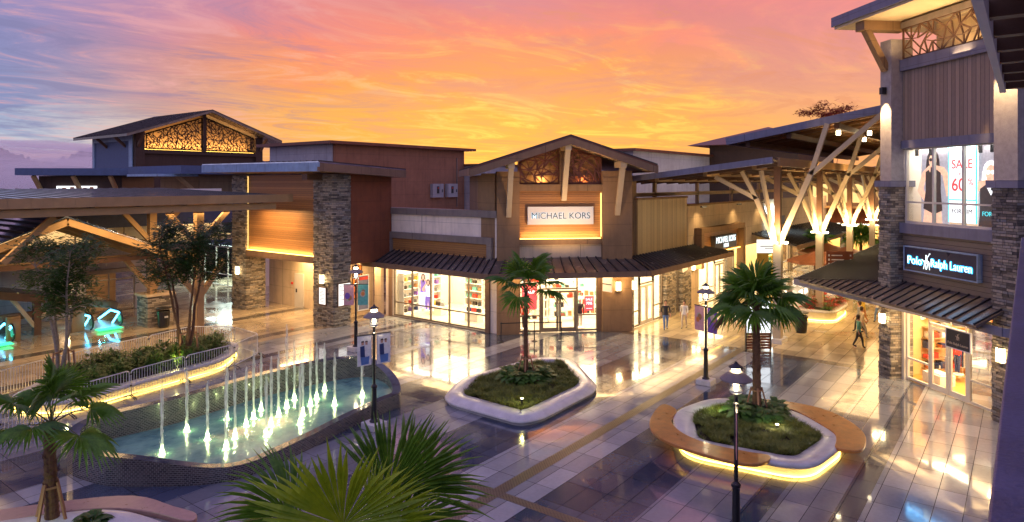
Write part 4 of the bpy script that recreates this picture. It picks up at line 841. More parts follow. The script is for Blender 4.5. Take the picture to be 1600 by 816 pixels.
# book shop
bs = thing('bookshop_building', 'shop with tall green white lit windows seen past the feathery tree', 'store', (33, 53, 0)); fb = Fr(29.6, 57, -90)
MB().box(30.0, 40, 49.6, 57, 3.3, 6.2).build('wall', 'navy', bs); b = MB(fb); b.box(7.1, 7.5, -.1, .3, 0, 3.3); b.box(-.4, 0, -.1, .3, 0, 3.3); b.build('jamb', 'cream', bs)
MB().slab([(28.2, 48.6, 4.6), (31, 48.6, 6.4), (31, 58, 6.4), (28.2, 58, 4.6)], .12).build('roof', 'roof_blue', bs)
glaze(fb, bs, [0, 1.8, 3.6, 5.4, 7.1], .05, 3.25, 1.0, fmat='frame_white'); MB().box(33.5, 33.7, 49.7, 57, 0, 3.3).build('shop_wall', 'interior', bs); MB().box(30, 33.5, 57, 57.2, 0, 3.3).build('shop_wall', 'interior', bs); MB().box(30, 33.5, 49.5, 49.6, 0, 3.3).build('shop_wall', 'interior', bs)
MB().box(30.4, 33, 50, 56.5, 3.22, 3.26).build('ceiling_light', 'panel_cool', bs)
lamp('AREA', (31.6, 53.3, 3.15), 220, (.75, 1, .85), (2.2, 5))
# two-storey beige building by the escalators
bb = thing('escalator_side_building', 'two level beige building with orange lit upper shops behind the escalator roof', 'building', (14, 48, 0)); fe = Fr(2, 47.8, 0)
b = MB(fe); b.box(0, 15.9, 0, .3, 0, 4.3); b.box(15.9, 18.9, 0, .3, 2.6, 4.3); b.box(18.9, 19.6, 0, .3, 0, 4.3); b.build('wall', 'lilac', bb)
MB(fe).box(-10, 19.6, -.4, .1, 4.3, 4.6).build('ledge', 'timber', bb); MB(fe).box(-10, 27, 3.5, 3.7, 4.3, 8).build('upper_wall', 'interior', bb); MB(fe).box(-10, 27, -.2, 3.7, 4.25, 4.3).build('upper_floor', 'shopfloor', bb)
b = MB(fe); b.box(2, 8, 2.4, 2.5, 4.4, 6.4); b.build('shop_panel', 'orange', bb); b = MB(fe); b.box(9.3, 10.8, 2.2, 2.3, 4.4, 6.4); b.build('shop_panel', 'red', bb); glaze(Fr(2, 49.8, 0), bb, [4, 7, 10, 13, 16, 19, 22], 4.35, 6.6, n=0)
MB(fe).box(-10, 27, -.6, 4, 5.55, 6.5).build('upper_roof', 'navy', bb); MB(fe).box(15.3, 19.2, -.5, .05, 2.6, 2.85).build('door_hood', 'trim', bb)
glaze(fe, bb, [15.9, 17.3, 18.9], .05, 2.6, 2.1); MB(fe).box(15.9, 18.9, 3.0, 3.1, 0, 2.6).build('shop_wall', 'tan', bb); lamp('AREA', (12, 50.6, 5.5), 120, WARM, (16, 1)); lamp('AREA', (26, 50.6, 5.5), 40, WARM, (4, 1)); lamp('AREA', (19.4, 49.4, 2.5), 26, WARM, (2, 1))
wall_lamp(fe, 14.9, -.02, 1.2, 'lit lantern on the pale wall beside the escalator hood', 22)

# ================================================================== big flat canopy on the left and escalator roofs
cp = thing('plaza_canopy', 'wide seamed slate canopy with timber beam and braced posts on a stone plinth, left side', 'canopy', (18, 40, 0))
q = [(-12, 34.6, 7.72), (23.9, 34.6, 7.72), (22.6, 48.5, 8.1), (-12, 48.5, 8.1)]
b = MB(); b.slab(q, .12); b.seams(q, 46, .06, .03); b.build('roof', 'roof_blue', cp)
b = MB(); b.box(-12, 23.95, 34.5, 34.6, 7.35, 7.8)
for k in range(42): b.box(-11.6 + k * .86, -11.585 + k * .86, 34.49, 34.5, 7.36, 7.79)
b.build('fascia', 'timber', cp)
b = MB(); b.box(-12, 23.0, 34.75, 35.1, 6.95, 7.3); b.box(-12, 23, 41.0, 41.35, 6.9, 7.3); b.build('beam', 'timber', cp)
b = MB()
for k in range(16): b.box(-11 + k * 2.2, -10.8 + k * 2.2, 34.8, 48, 7.3, 7.52)
b.build('rafters', 'timber_dark', cp)
MB().box(-12, 23.5, 34.7, 48.3, 7.53, 7.57).build('soffit', 'wood', cp)
b = MB(); b.box(18.5, 20.0, 40.75, 42.1, 0, 1.8); b.build('stone_plinth', 'stone', cp); MB().box(18.4, 20.1, 40.65, 42.2, 1.8, 1.93).build('plinth_cap', 'cream', cp)
for x, y, z0 in ((18.95, 41.2, 1.93), (19.25, 36.4, 0)):
    MB().box(x - .2, x + .2, y - .2, y + .2, z0, 6.95).build('post', 'timber', cp)
    for a, z1, z2 in ((-1, 5.1, 6.9), (1, 5.3, 6.9)): MB().bar((x + a * .15, y, z1), (x + a * 1.7, y, z2), .22, .26).build('brace', 'timber', cp)
    for a in (-1, 1): MB().bar((x + a * .15, y, 2.3), (x + a * 1.5, y, 4.1), .22, .26).build('brace', 'timber', cp)
MB().box(3, 22, 41.05, 41.3, 4.0, 4.35).build('tie_beam', 'timber', cp)
MB().bar((10.2, 36.2, 4.9), (12.2, 36.2, 6.9), .24, .26).build('brace', 'timber', cp)
lamp('AREA', (18, 37.5, 6.8), 420, WARM, (9, 3)); lamp('AREA', (6, 37, 6.7), 300, WARM, (9, 3)); lamp('AREA', (24, 37.5, 6.8), 160, WARM, (1.6, 4))  # area lamps without fittings, added to warm the floor under and around the canopy
gr = thing('gabled_escalator_roof', 'dark seamed gabled roof on timber rafters under the wide canopy', 'canopy', (14, 45, 0))
ap = (13.9, 6.75)
b = MB()
for x in (7.2, 20.6): z = 6.75 - abs(x - 13.9) * .405; qq = [(x, 39.5, z), (x, 47.5, z), (13.9, 47.5, 6.75), (13.9, 39.5, 6.75)]; b.slab(qq, .08); b.seams([(x, 39.5, z), (13.9, 39.5, 6.75), (13.9, 47.5, 6.75), (x, 47.5, z)], 14, .06, .08)
b.build('roof', 'roof_blue', gr)
b = MB()
for y in (39.45, 42.5, 45.5):
    for x in (7.2, 20.6): b.bar((x, y, 6.45 - 6.7 * .405), (13.9, y, 6.45), .16, .34)
b.build('rafters', 'timber', gr); MB().box(8, 19.9, 40.6, 40.8, 4.05, 4.3).build('tie', 'timber_dark', gr)
lg = thing('lower_escalator_roof', 'low sloping dark roof with green underside over the escalators', 'canopy', (14, 44, 0))
b = MB(); b.slab([(7, 43.6, 3.9), (18.0, 43.6, 1.35), (18.0, 47, 1.35), (7, 47, 3.9)], .1); b.build('roof', 'roof', lg)
b = MB(); b.bar((7, 43.55, 3.65), (18, 43.55, 1.1), .14, .4); b.build('fascia', 'timber_dark', lg); MB().box(9, 15.5, 43.9, 44.1, 1.0, 1.35).build('tie', 'timber_dark', lg)
MB().box(13.8, 14.15, 43.8, 44.15, 0, 2.2).build('post', 'timber_dark', lg); b = MB(); b.bar((13.85, 43.9, .5), (12.7, 43.9, 2.3), .2, .2); b.bar((14.1, 43.9, .9), (15.2, 43.9, 1.9), .2, .2); b.build('brace', 'timber_pale', lg)
for x0, x1, y, nm in ((15.35, 16.0, 42.9, 'tan end wall of the right escalator'), (12.3, 12.9, 42.9, 'tan end wall of the left escalator')):
    tg = MB().box(x0, x1, y, y + .3, 0, 1.35).build('low_wall', 'tan', None); tag(tg, 'low ' + nm, 'wall')
def escalator(x, y, lab):
    tg = thing('escalator', lab, 'escalator', (x, y, 0), 'escalators under the low roof')
    for dx in (0, 1.55):
        yy = y; pts = [(x + dx, yy + .35, .12), (x + dx, yy + .08, .3), (x + dx, yy, .55), (x + dx, yy + .08, .8), (x + dx, yy + .35, .98), (x + dx, yy + 1.6, 1.0), (x + dx, yy + 3.6, .2)]
        o = MB().tube(pts, .05, 8).build('handrail', 'black', tg)
        b = MB(); b.add([(x + dx, yy + .1, .1), (x + dx, yy + .1, .88), (x + dx, yy + 1.6, .95), (x + dx, yy + 3.5, .1)], [(0, 1, 2, 3)]); b.build('glass_panel', 'glass_green', tg)
        MB().tube([(x + dx - .02, yy + .4, .86), (x + dx - .02, yy + 1.55, .88), (x + dx - .02, yy + 3.2, .16)], .055, 6).build('light_tube', 'blue_led', tg); MB().tube([(x + dx - .02, yy + 1.3, .16), (x + dx - .02, yy + .4, .86)], .05, 6).build('light_tube', 'blue_led', tg)
        b = MB(Fr(x + dx, yy + .36, -90)); b.vprism([(.0 + .22 * math.cos(a * .5), .55 + .22 * math.sin(a * .5)) for a in range(12)], -.03, .0) ; b.build('newel_disc', 'teal', tg)
    MB().box(x - .1, x + 1.65, y, y + 3, 0, .1).build('base', 'steel', tg); MB().box(x + .15, x + 1.4, y - .45, y + .2, .101, .13).build('comb_plate', 'green_glow', tg)
    lamp('POINT', (x + .8, y + .5, .3), 7, (.1, 1, .6), .03); lamp('POINT', (x + .8, y + 1.2, .9), 5, (.1, .6, 1), .03)
escalator(16.1, 42.0, 'right escalator with blue light tubes beside the stone plinth'); escalator(10.9, 42.3, 'left escalator with blue light tubes at the left picture edge')

# ================================================================== walkway canopy on the right
wc = thing('walkway_canopy', 'two tier walkway canopy on tall posts with branching uplit struts', 'canopy', (50, 12, 0))
qa = [(35.0, 10.3, 9.75), (36.0, 19.4, 8.72), (78, 19.4, 8.72), (78, 10.3, 9.75)]
b = MB(); b.slab(qa, .1); b.build('lower_roof', 'roof', wc)
b = MB(); b.bar((36.2, 10.25, 9.55), (78, 10.25, 9.55), .12, .45); b.build('fascia', 'timber', wc); b = MB(); b.bar((35.0, 10.2, 9.62), (36, 19.4, 8.6), .12, .32); b.build('fascia', 'trim_blue', wc)
b = MB()
for y, z in ((11.6, 9.2), (14.3, 8.85), (17.2, 8.55)): b.box(36.5, 77, y - .12, y + .12, z - .02, z + .26)
b.build('purlins', 'timber', wc)
b = MB()
for k in range(22): x = 36.6 + k * 1.9; b.bar((x, 10.4, 9.45), (x, 19.2, 8.48), .14, .22)
b.build('rafters', 'timber_dark', wc)
b = MB(); b.box(36.2, 77.5, 18.9, 19.1, 7.6, 7.85)
for x in (40, 47, 54, 61, 68, 75): b.box(x - .12, x + .12, 18.9, 19.1, 7.0, 8.5)
b.build('rear_beam', 'timber', wc)
ub = lambda y: 11.15 + (14.5 - y) * .17
qb = [(41, 14.6, ub(14.6)), (76, 14.6, ub(14.6)), (76, 2.2, ub(2.2)), (41, 2.2, ub(2.2))]
b = MB(); b.slab(qb, .12); b.build('upper_roof', 'roof', wc)
b = MB(); b.bar((40.95, 14.7, ub(14.7) - .12), (40.95, 2.2, ub(2.2) - .12), .12, .42); b.bar((41, 14.66, ub(14.66) - .15), (76, 14.66, ub(14.66) - .15), .12, .36); b.build('upper_fascia', 'trim_blue', wc)
b = MB()
for y in (13.6, 11.2, 8.6, 6.2): b.box(41.6, 75, y - .13, y + .13, ub(y) - .62, ub(y) - .3)
b.build('upper_purlins', 'timber_dark', wc)
b = MB()
for k in range(17): x = 42 + k * 2.0; b.bar((x, 14.4, ub(14.4) - .2), (x, 2.3, ub(2.3) - .2), .14, .2)
b.build('upper_rafters', 'timber', wc)
b = MB(); b.add([(41.1, 14.5, ub(14.5) - .125), (76, 14.5, ub(14.5) - .125), (76, 2.3, ub(2.3) - .125), (41.1, 2.3, ub(2.3) - .125)], [(3, 2, 1, 0)]); b.build('upper_soffit', 'wood', wc)
for k, x in enumerate((37.3, 46.4, 55.6, 64.8, 74.0)):
    Y0 = 10.6; co = MB().box(x - .2, x + .2, Y0 - .2, Y0 + .2, 0, 5.2).build('column', 'timber_pale', wc); MB().box(x - .55, x + .55, Y0 - .35, Y0 + .35, 0, .22).build('base', 'curb', co)
    MB().box(x - .16, x + .16, Y0 - .16, Y0 + .16, 5.3, 9.4).build('mast', 'timber_dark', co)
    T = (x, Y0, 5.3)
    def st(p, q, w_=.2): MB().bar(p, q, w_, w_ * 1.15).build('strut', 'timber_pale', co)
    st((x, Y0 - .12, 5.3), (x, 8.95, 8.9), .24); st((x, 8.95, 8.9), (x, 8.15, 11.5)); st((x, 8.95, 8.9), (x, 5.6, 11.9))
    st((x, Y0 + .12, 5.3), (x, 11.7, 7.6), .24); st((x, 11.7, 7.6), (x, 12.5, 9.1)); st((x, 11.7, 7.6), (x, 14.0, 8.8))
    st((x - .15, Y0 + .1, 5.3), (x - .9, Y0 + .6, 9.1), .16); st((x + .15, Y0, 5.3), (x + .8, Y0 + .2, 9.1), .16)
    b = MB(); b.box(x - .5, x + .5, Y0 - .03, Y0 + .03, 5.21, 5.27); b.box(x - .03, x + .03, Y0 - .5, Y0 + .5, 5.215, 5.265); b.build('light_bracket', 'steel', co)
    b = MB()
    for dx, dy in ((.42, 0), (-.42, 0), (0, .42), (0, -.42)): b.box(x + dx - .09, x + dx + .09, Y0 + dy - .09, Y0 + dy + .09, 5.28, 5.34)
    b.build('uplight', 'lamp', co)
    lamp('POINT', (x - .45, Y0 - .4, 5.5), 75, (1, .78, .42), .1); lamp('POINT', (x - .3, Y0 + .5, 5.5), 45, (1, .78, .42), .1); lamp('SPOT', (x - .6, Y0 - .1, 5.4), 800, (1, .66, .3), .1, rot=(R(180), 0, 0), spot_size=R(110), spot_blend=.5)
for x, y in ((44, 9), (48, 8), (44.5, 6.4), (52, 9)):
    MB().lathe(x, y, [(.12, ub(y) - .75), (.12, ub(y) - .5)], 10).build('downlight', 'lamp', wc)
for x, y in ((44, 9), (48, 8), (52, 9), (58, 8), (40.5, 13.2), (46, 14), (52, 14)): lamp('SPOT', (x, y, (ub(y) - .85) if y < 12 else 8.4), 450 if y < 12 else 350, WARM, .12, spot_size=R(120), spot_blend=.8)  # spots added to warm the street floor, several with no fitting
# ================================================================== row beyond the corner store
r2 = thing('street_row_building', 'cream shop row with low brown canopy and blue lit sign further down the street', 'store', (65, 18, 0)); f2 = Fr(59.3, 18.3, 0)
b = MB(f2); b.box(0, 24, 0, .3, 3.4, 7.0); b.box(0, .8, 0, .3, 0, 3.4); b.box(9, 10, 0, .3, 0, 3.4); b.box(17, 18, 0, .3, 0, 3.4); b.build('wall', 'cream', r2)
glaze(f2, r2, [.8, 3, 5, 7, 9], .05, 3.4, .95); glaze(f2, r2, [10, 12.3, 14.6, 17], .05, 3.4, .95); glaze(f2, r2, [18, 21, 24], .05, 3.4, .95)
MB(f2).box(0, 24, 3.6, 3.8, 0, 3.6).build('shop_wall', plain('amber_shop_wall', (.8, .6, .25), .7), r2); MB(f2).box(.5, 23.5, .8, 2.8, 3.42, 3.46).build('ceiling_light', 'panel', r2)
for x in (62, 68, 76): lamp('AREA', (x, 20, 3.3), 90, WARM, (5, 2))
q = [(56.5, 18.2, 4.3), (80, 18.2, 4.3), (80, 14.2, 3.55), (55.0, 14.2, 3.55)]; b = MB(); b.slab(q, .1); b.seams(q, 30, .05, .07); b.build('canopy', 'roof', r2); MB().bar((55, 14.15, 3.45), (80, 14.15, 3.45), .12, .32).build('canopy_fascia', 'tan', r2)
b = MB(f2); b.box(1.3, 4.6, -.3, -.01, 4.7, 6.4); b.build('lit_sign', 'cool_letters', r2); MB(f2).box(3.4, 4.4, -.34, -.31, 4.9, 6.2).build('sign_figure', 'ink', r2)
wb = MB(f2).box(5.2, 7, -.1, .01, 4.6, 5.4).build('window', 'navy', r2)
kb = thing('kiosk_shelves', 'bright yellow lit product shelving beside the column at the corner of the cream row', 'shelving', (58.6, 17.6, 0))
b = MB(); b.box(57.7, 57.9, 17.2, 18.1, 0, 3.3); b.box(59.2, 59.3, 17.2, 18.1, 0, 3.3); b.build('post', 'mustard', kb); b = MB()
for k in range(6): b.box(57.9, 59.2, 17.3, 18.0, .3 + k * .5, .36 + k * .5)
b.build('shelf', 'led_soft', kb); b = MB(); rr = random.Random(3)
for k in range(6):
    for j in range(6): x = 58 + j * .2; b.box(x, x + .12, 17.35, 17.5, .37 + k * .5, .37 + k * .5 + rr.uniform(.15, .35))
b.build('products', 'teal', kb)
eb = thing('red_fronted_building', 'two storey building with dark red band and stone piers closing the street', 'building', (86, 10, 0)); fx = Fr(84, 22, -90)
b = MB(fx); b.box(0, 30, 0, .4, 3.9, 5.6); b.build('red_band', 'redwall', eb); b = MB(fx); b.box(0, 30, .4, .8, 5.6, 9.3); b.build('wall', 'umber', eb)
each(fx, 'stone_pier', 'stone', eb, [(s, s + 1.2, -.2, .4, 0, 3.9) for s in (0, 5, 10, 15, 20)])
for s in (1.2, 6.2, 11.2, 16.2): glaze(fx, eb, [s, s + 1.9, s + 3.8], .05, 3.9, 2.8)
b = MB(fx); b.box(0, 30, 4.2, 4.4, 0, 3.9); b.build('shop_wall', plain('amber_back_wall', (.75, .45, .15), .7), eb); MB(fx).box(0, 30, .5, 4, 3.7, 3.8).build('ceiling_light', 'panel', eb)
each(fx, 'upper_window', 'window_glow', eb, [(s, s + 2.6, .3, .39, 6.2, 8.3) for s in (1, 5, 9, 13, 17)]); MB(fx).box(-1, 31, -1.2, 1, 9.3, 9.6).build('roof', 'roof_red', eb); MB(fx).box(0, 30, -1.5, 0, 5.6, 5.8).build('ledge', 'timber', eb)
for y in (18, 12, 6): lamp('AREA', (80, y, 8.2), 260, WARM, (4, .3)); lamp('AREA', (86.5, y, 3.6), 160, WARM, (2, 4))
# ================================================================== fountain
FX, FY = 12.8, 20.2
ft = thing('fountain', 'wedge shaped fountain clad in dark pebble mosaic, green lit water and high curved back wall', 'fountain', (FX, FY, 0))
base = [(7.95, 22.6), (8.05, 21.0), (8.6, 19.9), (10.4, 18.05), (12.7, 18.1), (15.0, 18.6), (17.0, 18.85), (17.95, 19.0), (19.0, 20.6), (19.1, 22.2), (17.6, 23.0), (14.8, 23.4), (11.4, 23.2), (9.0, 23.4)]
rimz = [1.05, .84, .78, .42, .42, .44, .52, .58, .78, 1.1, 1.25, 1.22, 1.2, 1.15]
def smooth(ps, k=5):
    out = []; n = len(ps)
    for i in range(n):
        p = [Vector(ps[(i + j) % n]) for j in (-1, 0, 1, 2)]
        for j in range(k):
            t = j / k; out.append(tuple(.5 * ((2 * p[1]) + (p[2] - p[0]) * t + (2 * p[0] - 5 * p[1] + 4 * p[2] - p[3]) * t * t + (3 * p[1] - p[0] - 3 * p[2] + p[3]) * t ** 3)))
    return out
ol = smooth([(x, y, z) for (x, y), z in zip(base, rimz)]); n = len(ol); o2 = [(x, y) for x, y, z in ol]; i2 = inset(o2, .32)
vs = [(x, y, 0) for x, y in o2] + [(x, y, z) for x, y, z in ol] + [(i2[k][0], i2[k][1], ol[k][2] - .015) for k in range(n)] + [(x, y, .1) for x, y in i2]
fs = []
for L in range(3): fs += [(L * n + k, L * n + (k + 1) % n, (L + 1) * n + (k + 1) % n, (L + 1) * n + k) for k in range(n)]
MB().add(vs, [fs[k] for k in range(n)] + fs[2 * n:3 * n]).build('mosaic_wall', 'mosaic', ft); MB().add(vs, fs[n:2 * n]).build('rim', plain('wet_dark_rim', (.06, .07, .09), .12, var=.3), ft)
MB().add([(x, y, .36) for x, y in inset(o2, .3)], [tuple(range(n))]).build('water', 'water', ft)
jets = [(9.76, 20.59), (11.15, 21.84), (11.19, 20.62), (12.56, 21.87), (11.77, 20.03), (11.13, 19.43), (12.59, 20.72), (13.15, 21.19), (13.79, 21.76), (12.5, 19.43), (13.09, 20.06), (13.8, 20.71), (14.51, 21.27), (15.19, 21.79), (13.78, 19.45), (14.37, 20.12), (15.15, 20.76), (15.79, 21.25), (16.58, 21.82), (15.73, 20.12), (16.97, 20.07)]
rr = random.Random(5)
for k, (x, y) in enumerate(jets):
    h = rr.uniform(1.7, 2.45) if k != 12 else 3.0
    b = MB(); pts = []; rad = []
    for j in range(15):
        f = j / 14; pts.append((x + rr.uniform(-.012, .012), y + rr.uniform(-.012, .012), .37 + h * f)); rad.append(.028 + .03 * f + .06 * math.exp(-f * 12) + rr.uniform(-.005, .005) - (.04 * max(0, f - .8) * 5) * .9)
    b.tube(pts, [max(.006, q) for q in rad], 8)
    for q in range(22):      # drops falling back along the shaft
        a = rr.uniform(0, 6.28); r0 = rr.uniform(.04, .12); z = .5 + h * rr.uniform(.1, 1.0); s_ = rr.uniform(.006, .014); c = (x + r0 * math.cos(a), y + r0 * math.sin(a), z); b.add([(c[0] - s_, c[1], z), (c[0], c[1], z - s_ * 2.5), (c[0] + s_, c[1], z), (c[0], c[1], z + s_ * 2.5)], [(0, 1, 2, 3)])
    for q in range(26):
        a = rr.uniform(0, 6.28); r0 = rr.uniform(.05, .24); z = .38 + abs(rr.gauss(0, .07)); s_ = rr.uniform(.006, .016); c = (x + r0 * math.cos(a), y + r0 * math.sin(a), z)
        b.add([(c[0] - s_, c[1], c[2]), (c[0], c[1] - s_, c[2]), (c[0] + s_, c[1], c[2]), (c[0], c[1] + s_, c[2]), (c[0], c[1], c[2] + s_ * 1.3)], [(0, 1, 4), (1, 2, 4), (2, 3, 4), (3, 0, 4), (3, 2, 1, 0)])
    b.build('water_jet', 'jet', ft)
    MB().lathe(x, y, [(.1, .362), (.07, .375), (.03, .385)], 14).build('underwater_light', 'under_lamp', ft)
    lamp('POINT', (x, y, .5), 7, (.85, 1, .4), .02)

# ================================================================== planters
def planter(name, label, poly, h, soil_in, led=None, low=False):
    cx = sum(p[0] for p in poly) / len(poly); cy = sum(p[1] for p in poly) / len(poly); tg = thing(name, label, 'planter', (cx, cy, 0)); P = rounded(poly, .95, 7); n = len(P)
    if low: prof = [(.1, 0), (.1, .07), (.02, .09), (0, .13), (.04, .18), (.2, h - .03), (.3, h), (soil_in - .04, h), (soil_in, h - .03), (soil_in, h - .16)]
    else: prof = [(.16, 0), (.16, h - .22), (.02, h - .14), (0, h - .06), (.05, h - .01), (.09, h), (soil_in - .05, h - .01), (soil_in, h - .05), (soil_in, h - .2)]
    rings = [inset(P, max(d, .0001)) for d, z in prof]; vs = []; fs = []
    for (d, z), r_ in zip(prof, rings): vs += [(x, y, z) for x, y in r_]
    for i in range(len(prof) - 1): fs += [(i * n + k, i * n + (k + 1) % n, (i + 1) * n + (k + 1) % n, (i + 1) * n + k) for k in range(n)]
    MB().add(vs, fs).build('curb', 'curb', tg, smooth=True)
    b = MB(); ro, ri = inset(P, .3), inset(P, soil_in - .06)          # dark sealed joints between curb blocks
    for k in range(3, n, 8): b.add([(ro[k][0], ro[k][1], h + .002), (ri[k][0], ri[k][1], h + .002), (ri[k][0] + .02, ri[k][1] + .012, h + .002), (ro[k][0] + .02, ro[k][1] + .012, h + .002)], [(0, 1, 2, 3)])
    if b.v: b.build('joints', 'ink', tg)
    inner = inset(P, soil_in - .01); MB().add([(x, y, h - .12) for x, y in inner], [tuple(range(n))]).build('soil', 'soil', tg)
    if led:
        r_ = inset(P, .13); b = MB()
        for k in range(n):
            p, q = r_[k], r_[(k + 1) % n]
            if math.dist(p, q) > .002: b.bar((*p, .05), (*q, .05), .03, .03)
        b.build('led_strip', 'planter_led', tg)
    return tg, inner, cx, cy
def led_lights(pts, e=5):
    return
    for p, q in zip(pts, pts[1:]):
        L = math.dist(p, q); a = math.atan2(q[1] - p[1], q[0] - p[0]); lamp('AREA', ((p[0] + q[0]) / 2, (p[1] + q[1]) / 2, .12), e * L, WARM2, (L, .05), rot=(R(35), 0, a))
polyR = [(22.4, 10.0), (24.9, 9.4), (25.6, 7.0), (23.4, 4.4), (20.2, 4.85), (19.7, 8.6)][::-1]
plR, inR, cxR, cyR = planter('planter', 'white rounded planter with curved orange stone benches and glowing base, right foreground', polyR, .46, .7, (0, 1))
led_lights([(23.4, 4.3), (20.5, 4.75), (19.9, 5.2), (19.6, 8.4)], 9); led_lights([(23.6, 4.4), (25.2, 6.2)], 9)
def bench(par, path, w, z=.47):
    """flat stone seat following an outline"""
    b = MB(); L = []; Rr = []
    for i, p in enumerate(path):
        a = Vector(path[max(0, i - 1)]); c = Vector(path[min(len(path) - 1, i + 1)]); d = (c - a).normalized(); nn = Vector((d.y, -d.x)); ww = w * (1 if 0 < i < len(path) - 1 else .62); L.append(Vector(p)); Rr.append(Vector(p) + nn * ww)
    poly = [tuple(q) for q in L] + [tuple(q) for q in Rr[::-1]]
    b.prism(poly, z - .11, z); return b.build('stone_bench', 'orange_stone', par, bevel=.02)
M['orange_stone'] = plain('wet_orange_stone', (.5, .2, .04), .3, var=.35, scale=3, bump=.1, coat=.2)
PR = rounded(polyR, 1.1, 7)
def sub(poly, f0, f1):
    n = len(poly); k0, k1 = int(f0 * n), int(f1 * n); return [poly[k % n] for k in range(k0, k1 + 1)]
polyM = [(x * 1.032, y * 1.032) for x, y in [(18.3, 17.3), (18.2, 13.6), (19, 13.2), (23.2, 13.3), (26.2, 16.4), (25.3, 18.0), (20.6, 18.5)]]
plM, inM, cxM, cyM = planter('planter', 'white rounded planter with low shrubs and single palm in front of the corner store', polyM, .33, .78, None, True)
polyL = [(4.6, 20.0), (7.4, 18.0), (7.9, 15.6), (6.4, 14.2), (2.6, 16.8), (2.4, 20.0)]
plL, inL, cxL, cyL = planter('planter', 'rounded planter with pink granite bench at the lower left corner', polyL, .5, .62)
M['pink_stone'] = plain('pink_granite', (.42, .25, .2), .3, var=.15, scale=6)
b = MB(); pth = smooth([(4.6, 20.5, 0), (6.6, 19.35, 0), (7.9, 18.2, 0), (8.25, 16.8, 0), (8.4, 16.0, 0), (8.1, 15.8, 0), (7.75, 17.0, 0), (7.2, 18.0, 0), (6.2, 18.85, 0), (4.3, 19.9, 0)], 4); b.prism([(x, y) for x, y, z in pth], .36, .5); b.build('stone_bench', 'pink_stone', plL, bevel=.02)
polyBack = [(9.6, 27.9), (16.6, 29.0), (18.6, 31.0), (18.6, 32.6), (16.5, 33.4), (10.6, 32.2), (8.4, 30.0)]
plB, inB, cxB, cyB = planter('planter', 'long low planter with dense shrubs behind the crowd barriers, warm strip light at its foot', polyBack, .5, .5, (0, 1))
led_lights([(8.6, 29.3), (9.5, 27.95), (16.5, 28.9), (18.5, 30.8)], 16); led_lights([(9, 27.75), (12.6, 28.25), (16.5, 28.8)], 9)
polyF = [(44.0, 11.2), (44.4, 9.2), (48.2, 9.2), (50.4, 10.2), (49.6, 11.9), (46, 12.2)]
plF, inF, cxF, cyF = planter('planter', 'pale rounded planter of red leaved plants in the side street', polyF, .65, .5, (0, 1))
led_lights([(43.8, 11.2), (44.2, 9.1), (48.2, 9.0), (50.4, 10.0)], 12)
# LED strips: keep only on lit planters; benches round the right planter
def seat(par, pts, mat='orange_stone', z=.49):
    c = smooth([(x, y, 0) for x, y in pts], 4); MB().prism([(x, y) for x, y, _ in c], z - .1, z).build('stone_bench', mat, par, bevel=.02)
seat(plR, [(22.75, 10.5), (21.3, 10.25), (20.25, 9.75), (19.6, 8.95), (19.35, 7.9), (19.3, 6.9), (19.45, 6.25), (19.95, 5.95), (20.4, 6.05), (20.3, 6.6), (20.2, 7.6), (20.35, 8.4), (20.8, 9.1), (21.5, 9.6), (22.5, 9.85)])
seat(plR, [(25.5, 7.9), (25.85, 6.7), (25.65, 5.6), (24.95, 4.75), (24.0, 4.15), (23.0, 3.95), (22.35, 4.05), (22.2, 4.6), (22.9, 4.75), (23.5, 4.95), (24.2, 5.6), (24.8, 6.3), (25.1, 7.0), (25.15, 7.7)])
# ------------------------------------------------------------------ plants
def blade(b, base, d, L, w, droop=.4, seg=3):
    d = Vector(d).normalized(); sd = d.cross(Vector((0, 0, 1)))
    sd = sd.normalized() if sd.length > .05 else Vector((1, 0, 0)); p = Vector(base); vs = []
    for i in range(seg + 1):
        f = i / seg; c = p + d * L * f + Vector((0, 0, -droop * L * f * f)); ww = w * math.sin(math.pi * min(1, .25 + f * .75)) * .5; vs += [tuple(c - sd * ww), tuple(c + sd * ww)]
    return b.add(vs, [(2 * i, 2 * i + 1, 2 * i + 3, 2 * i + 2) for i in range(seg)])
def rd(rr, up=.5):
    a = rr.uniform(0, 6.283); return Vector((math.cos(a), math.sin(a), up * rr.uniform(.5, 1.6)))
def cover(name, inner, z, n, holes=(), mat='cover', L=.13, seed=1, par=None):
    rr = random.Random(seed); xs = [p[0] for p in inner]; ys = [p[1] for p in inner]; b = MB(); c = 0
    while c < n:
        x, y = rr.uniform(min(xs), max(xs)), rr.uniform(min(ys), max(ys))
        if not inpoly(x, y, inner) or any(math.hypot(x - hx, y - hy) < hr for hx, hy, hr in holes): continue
        hh = .5 + .5 * noise.noise(Vector((x * 2.2, y * 2.2, seed))); c += 1
        if noise.noise(Vector((x * 1.7, y * 1.7, seed + 9))) < -.28: continue
        for k in range(6): blade(b, (x, y, z - .03 + hh * .14), rd(rr, 1.0), L * rr.uniform(.6, 1.5), .034, .25, 1)
    return tag(b.build(name, mat), kind='stuff')
cover('ground_cover', inR, .38, 5000, [(24.0, 7.54, 1.1)], seed=2, L=.2); cover('ground_cover', inM, .26, 5200, [(22.9, 16.7, 1.25)], seed=3, L=.24)
cover('ground_cover', inL, .38, 2500, seed=4, L=.12)
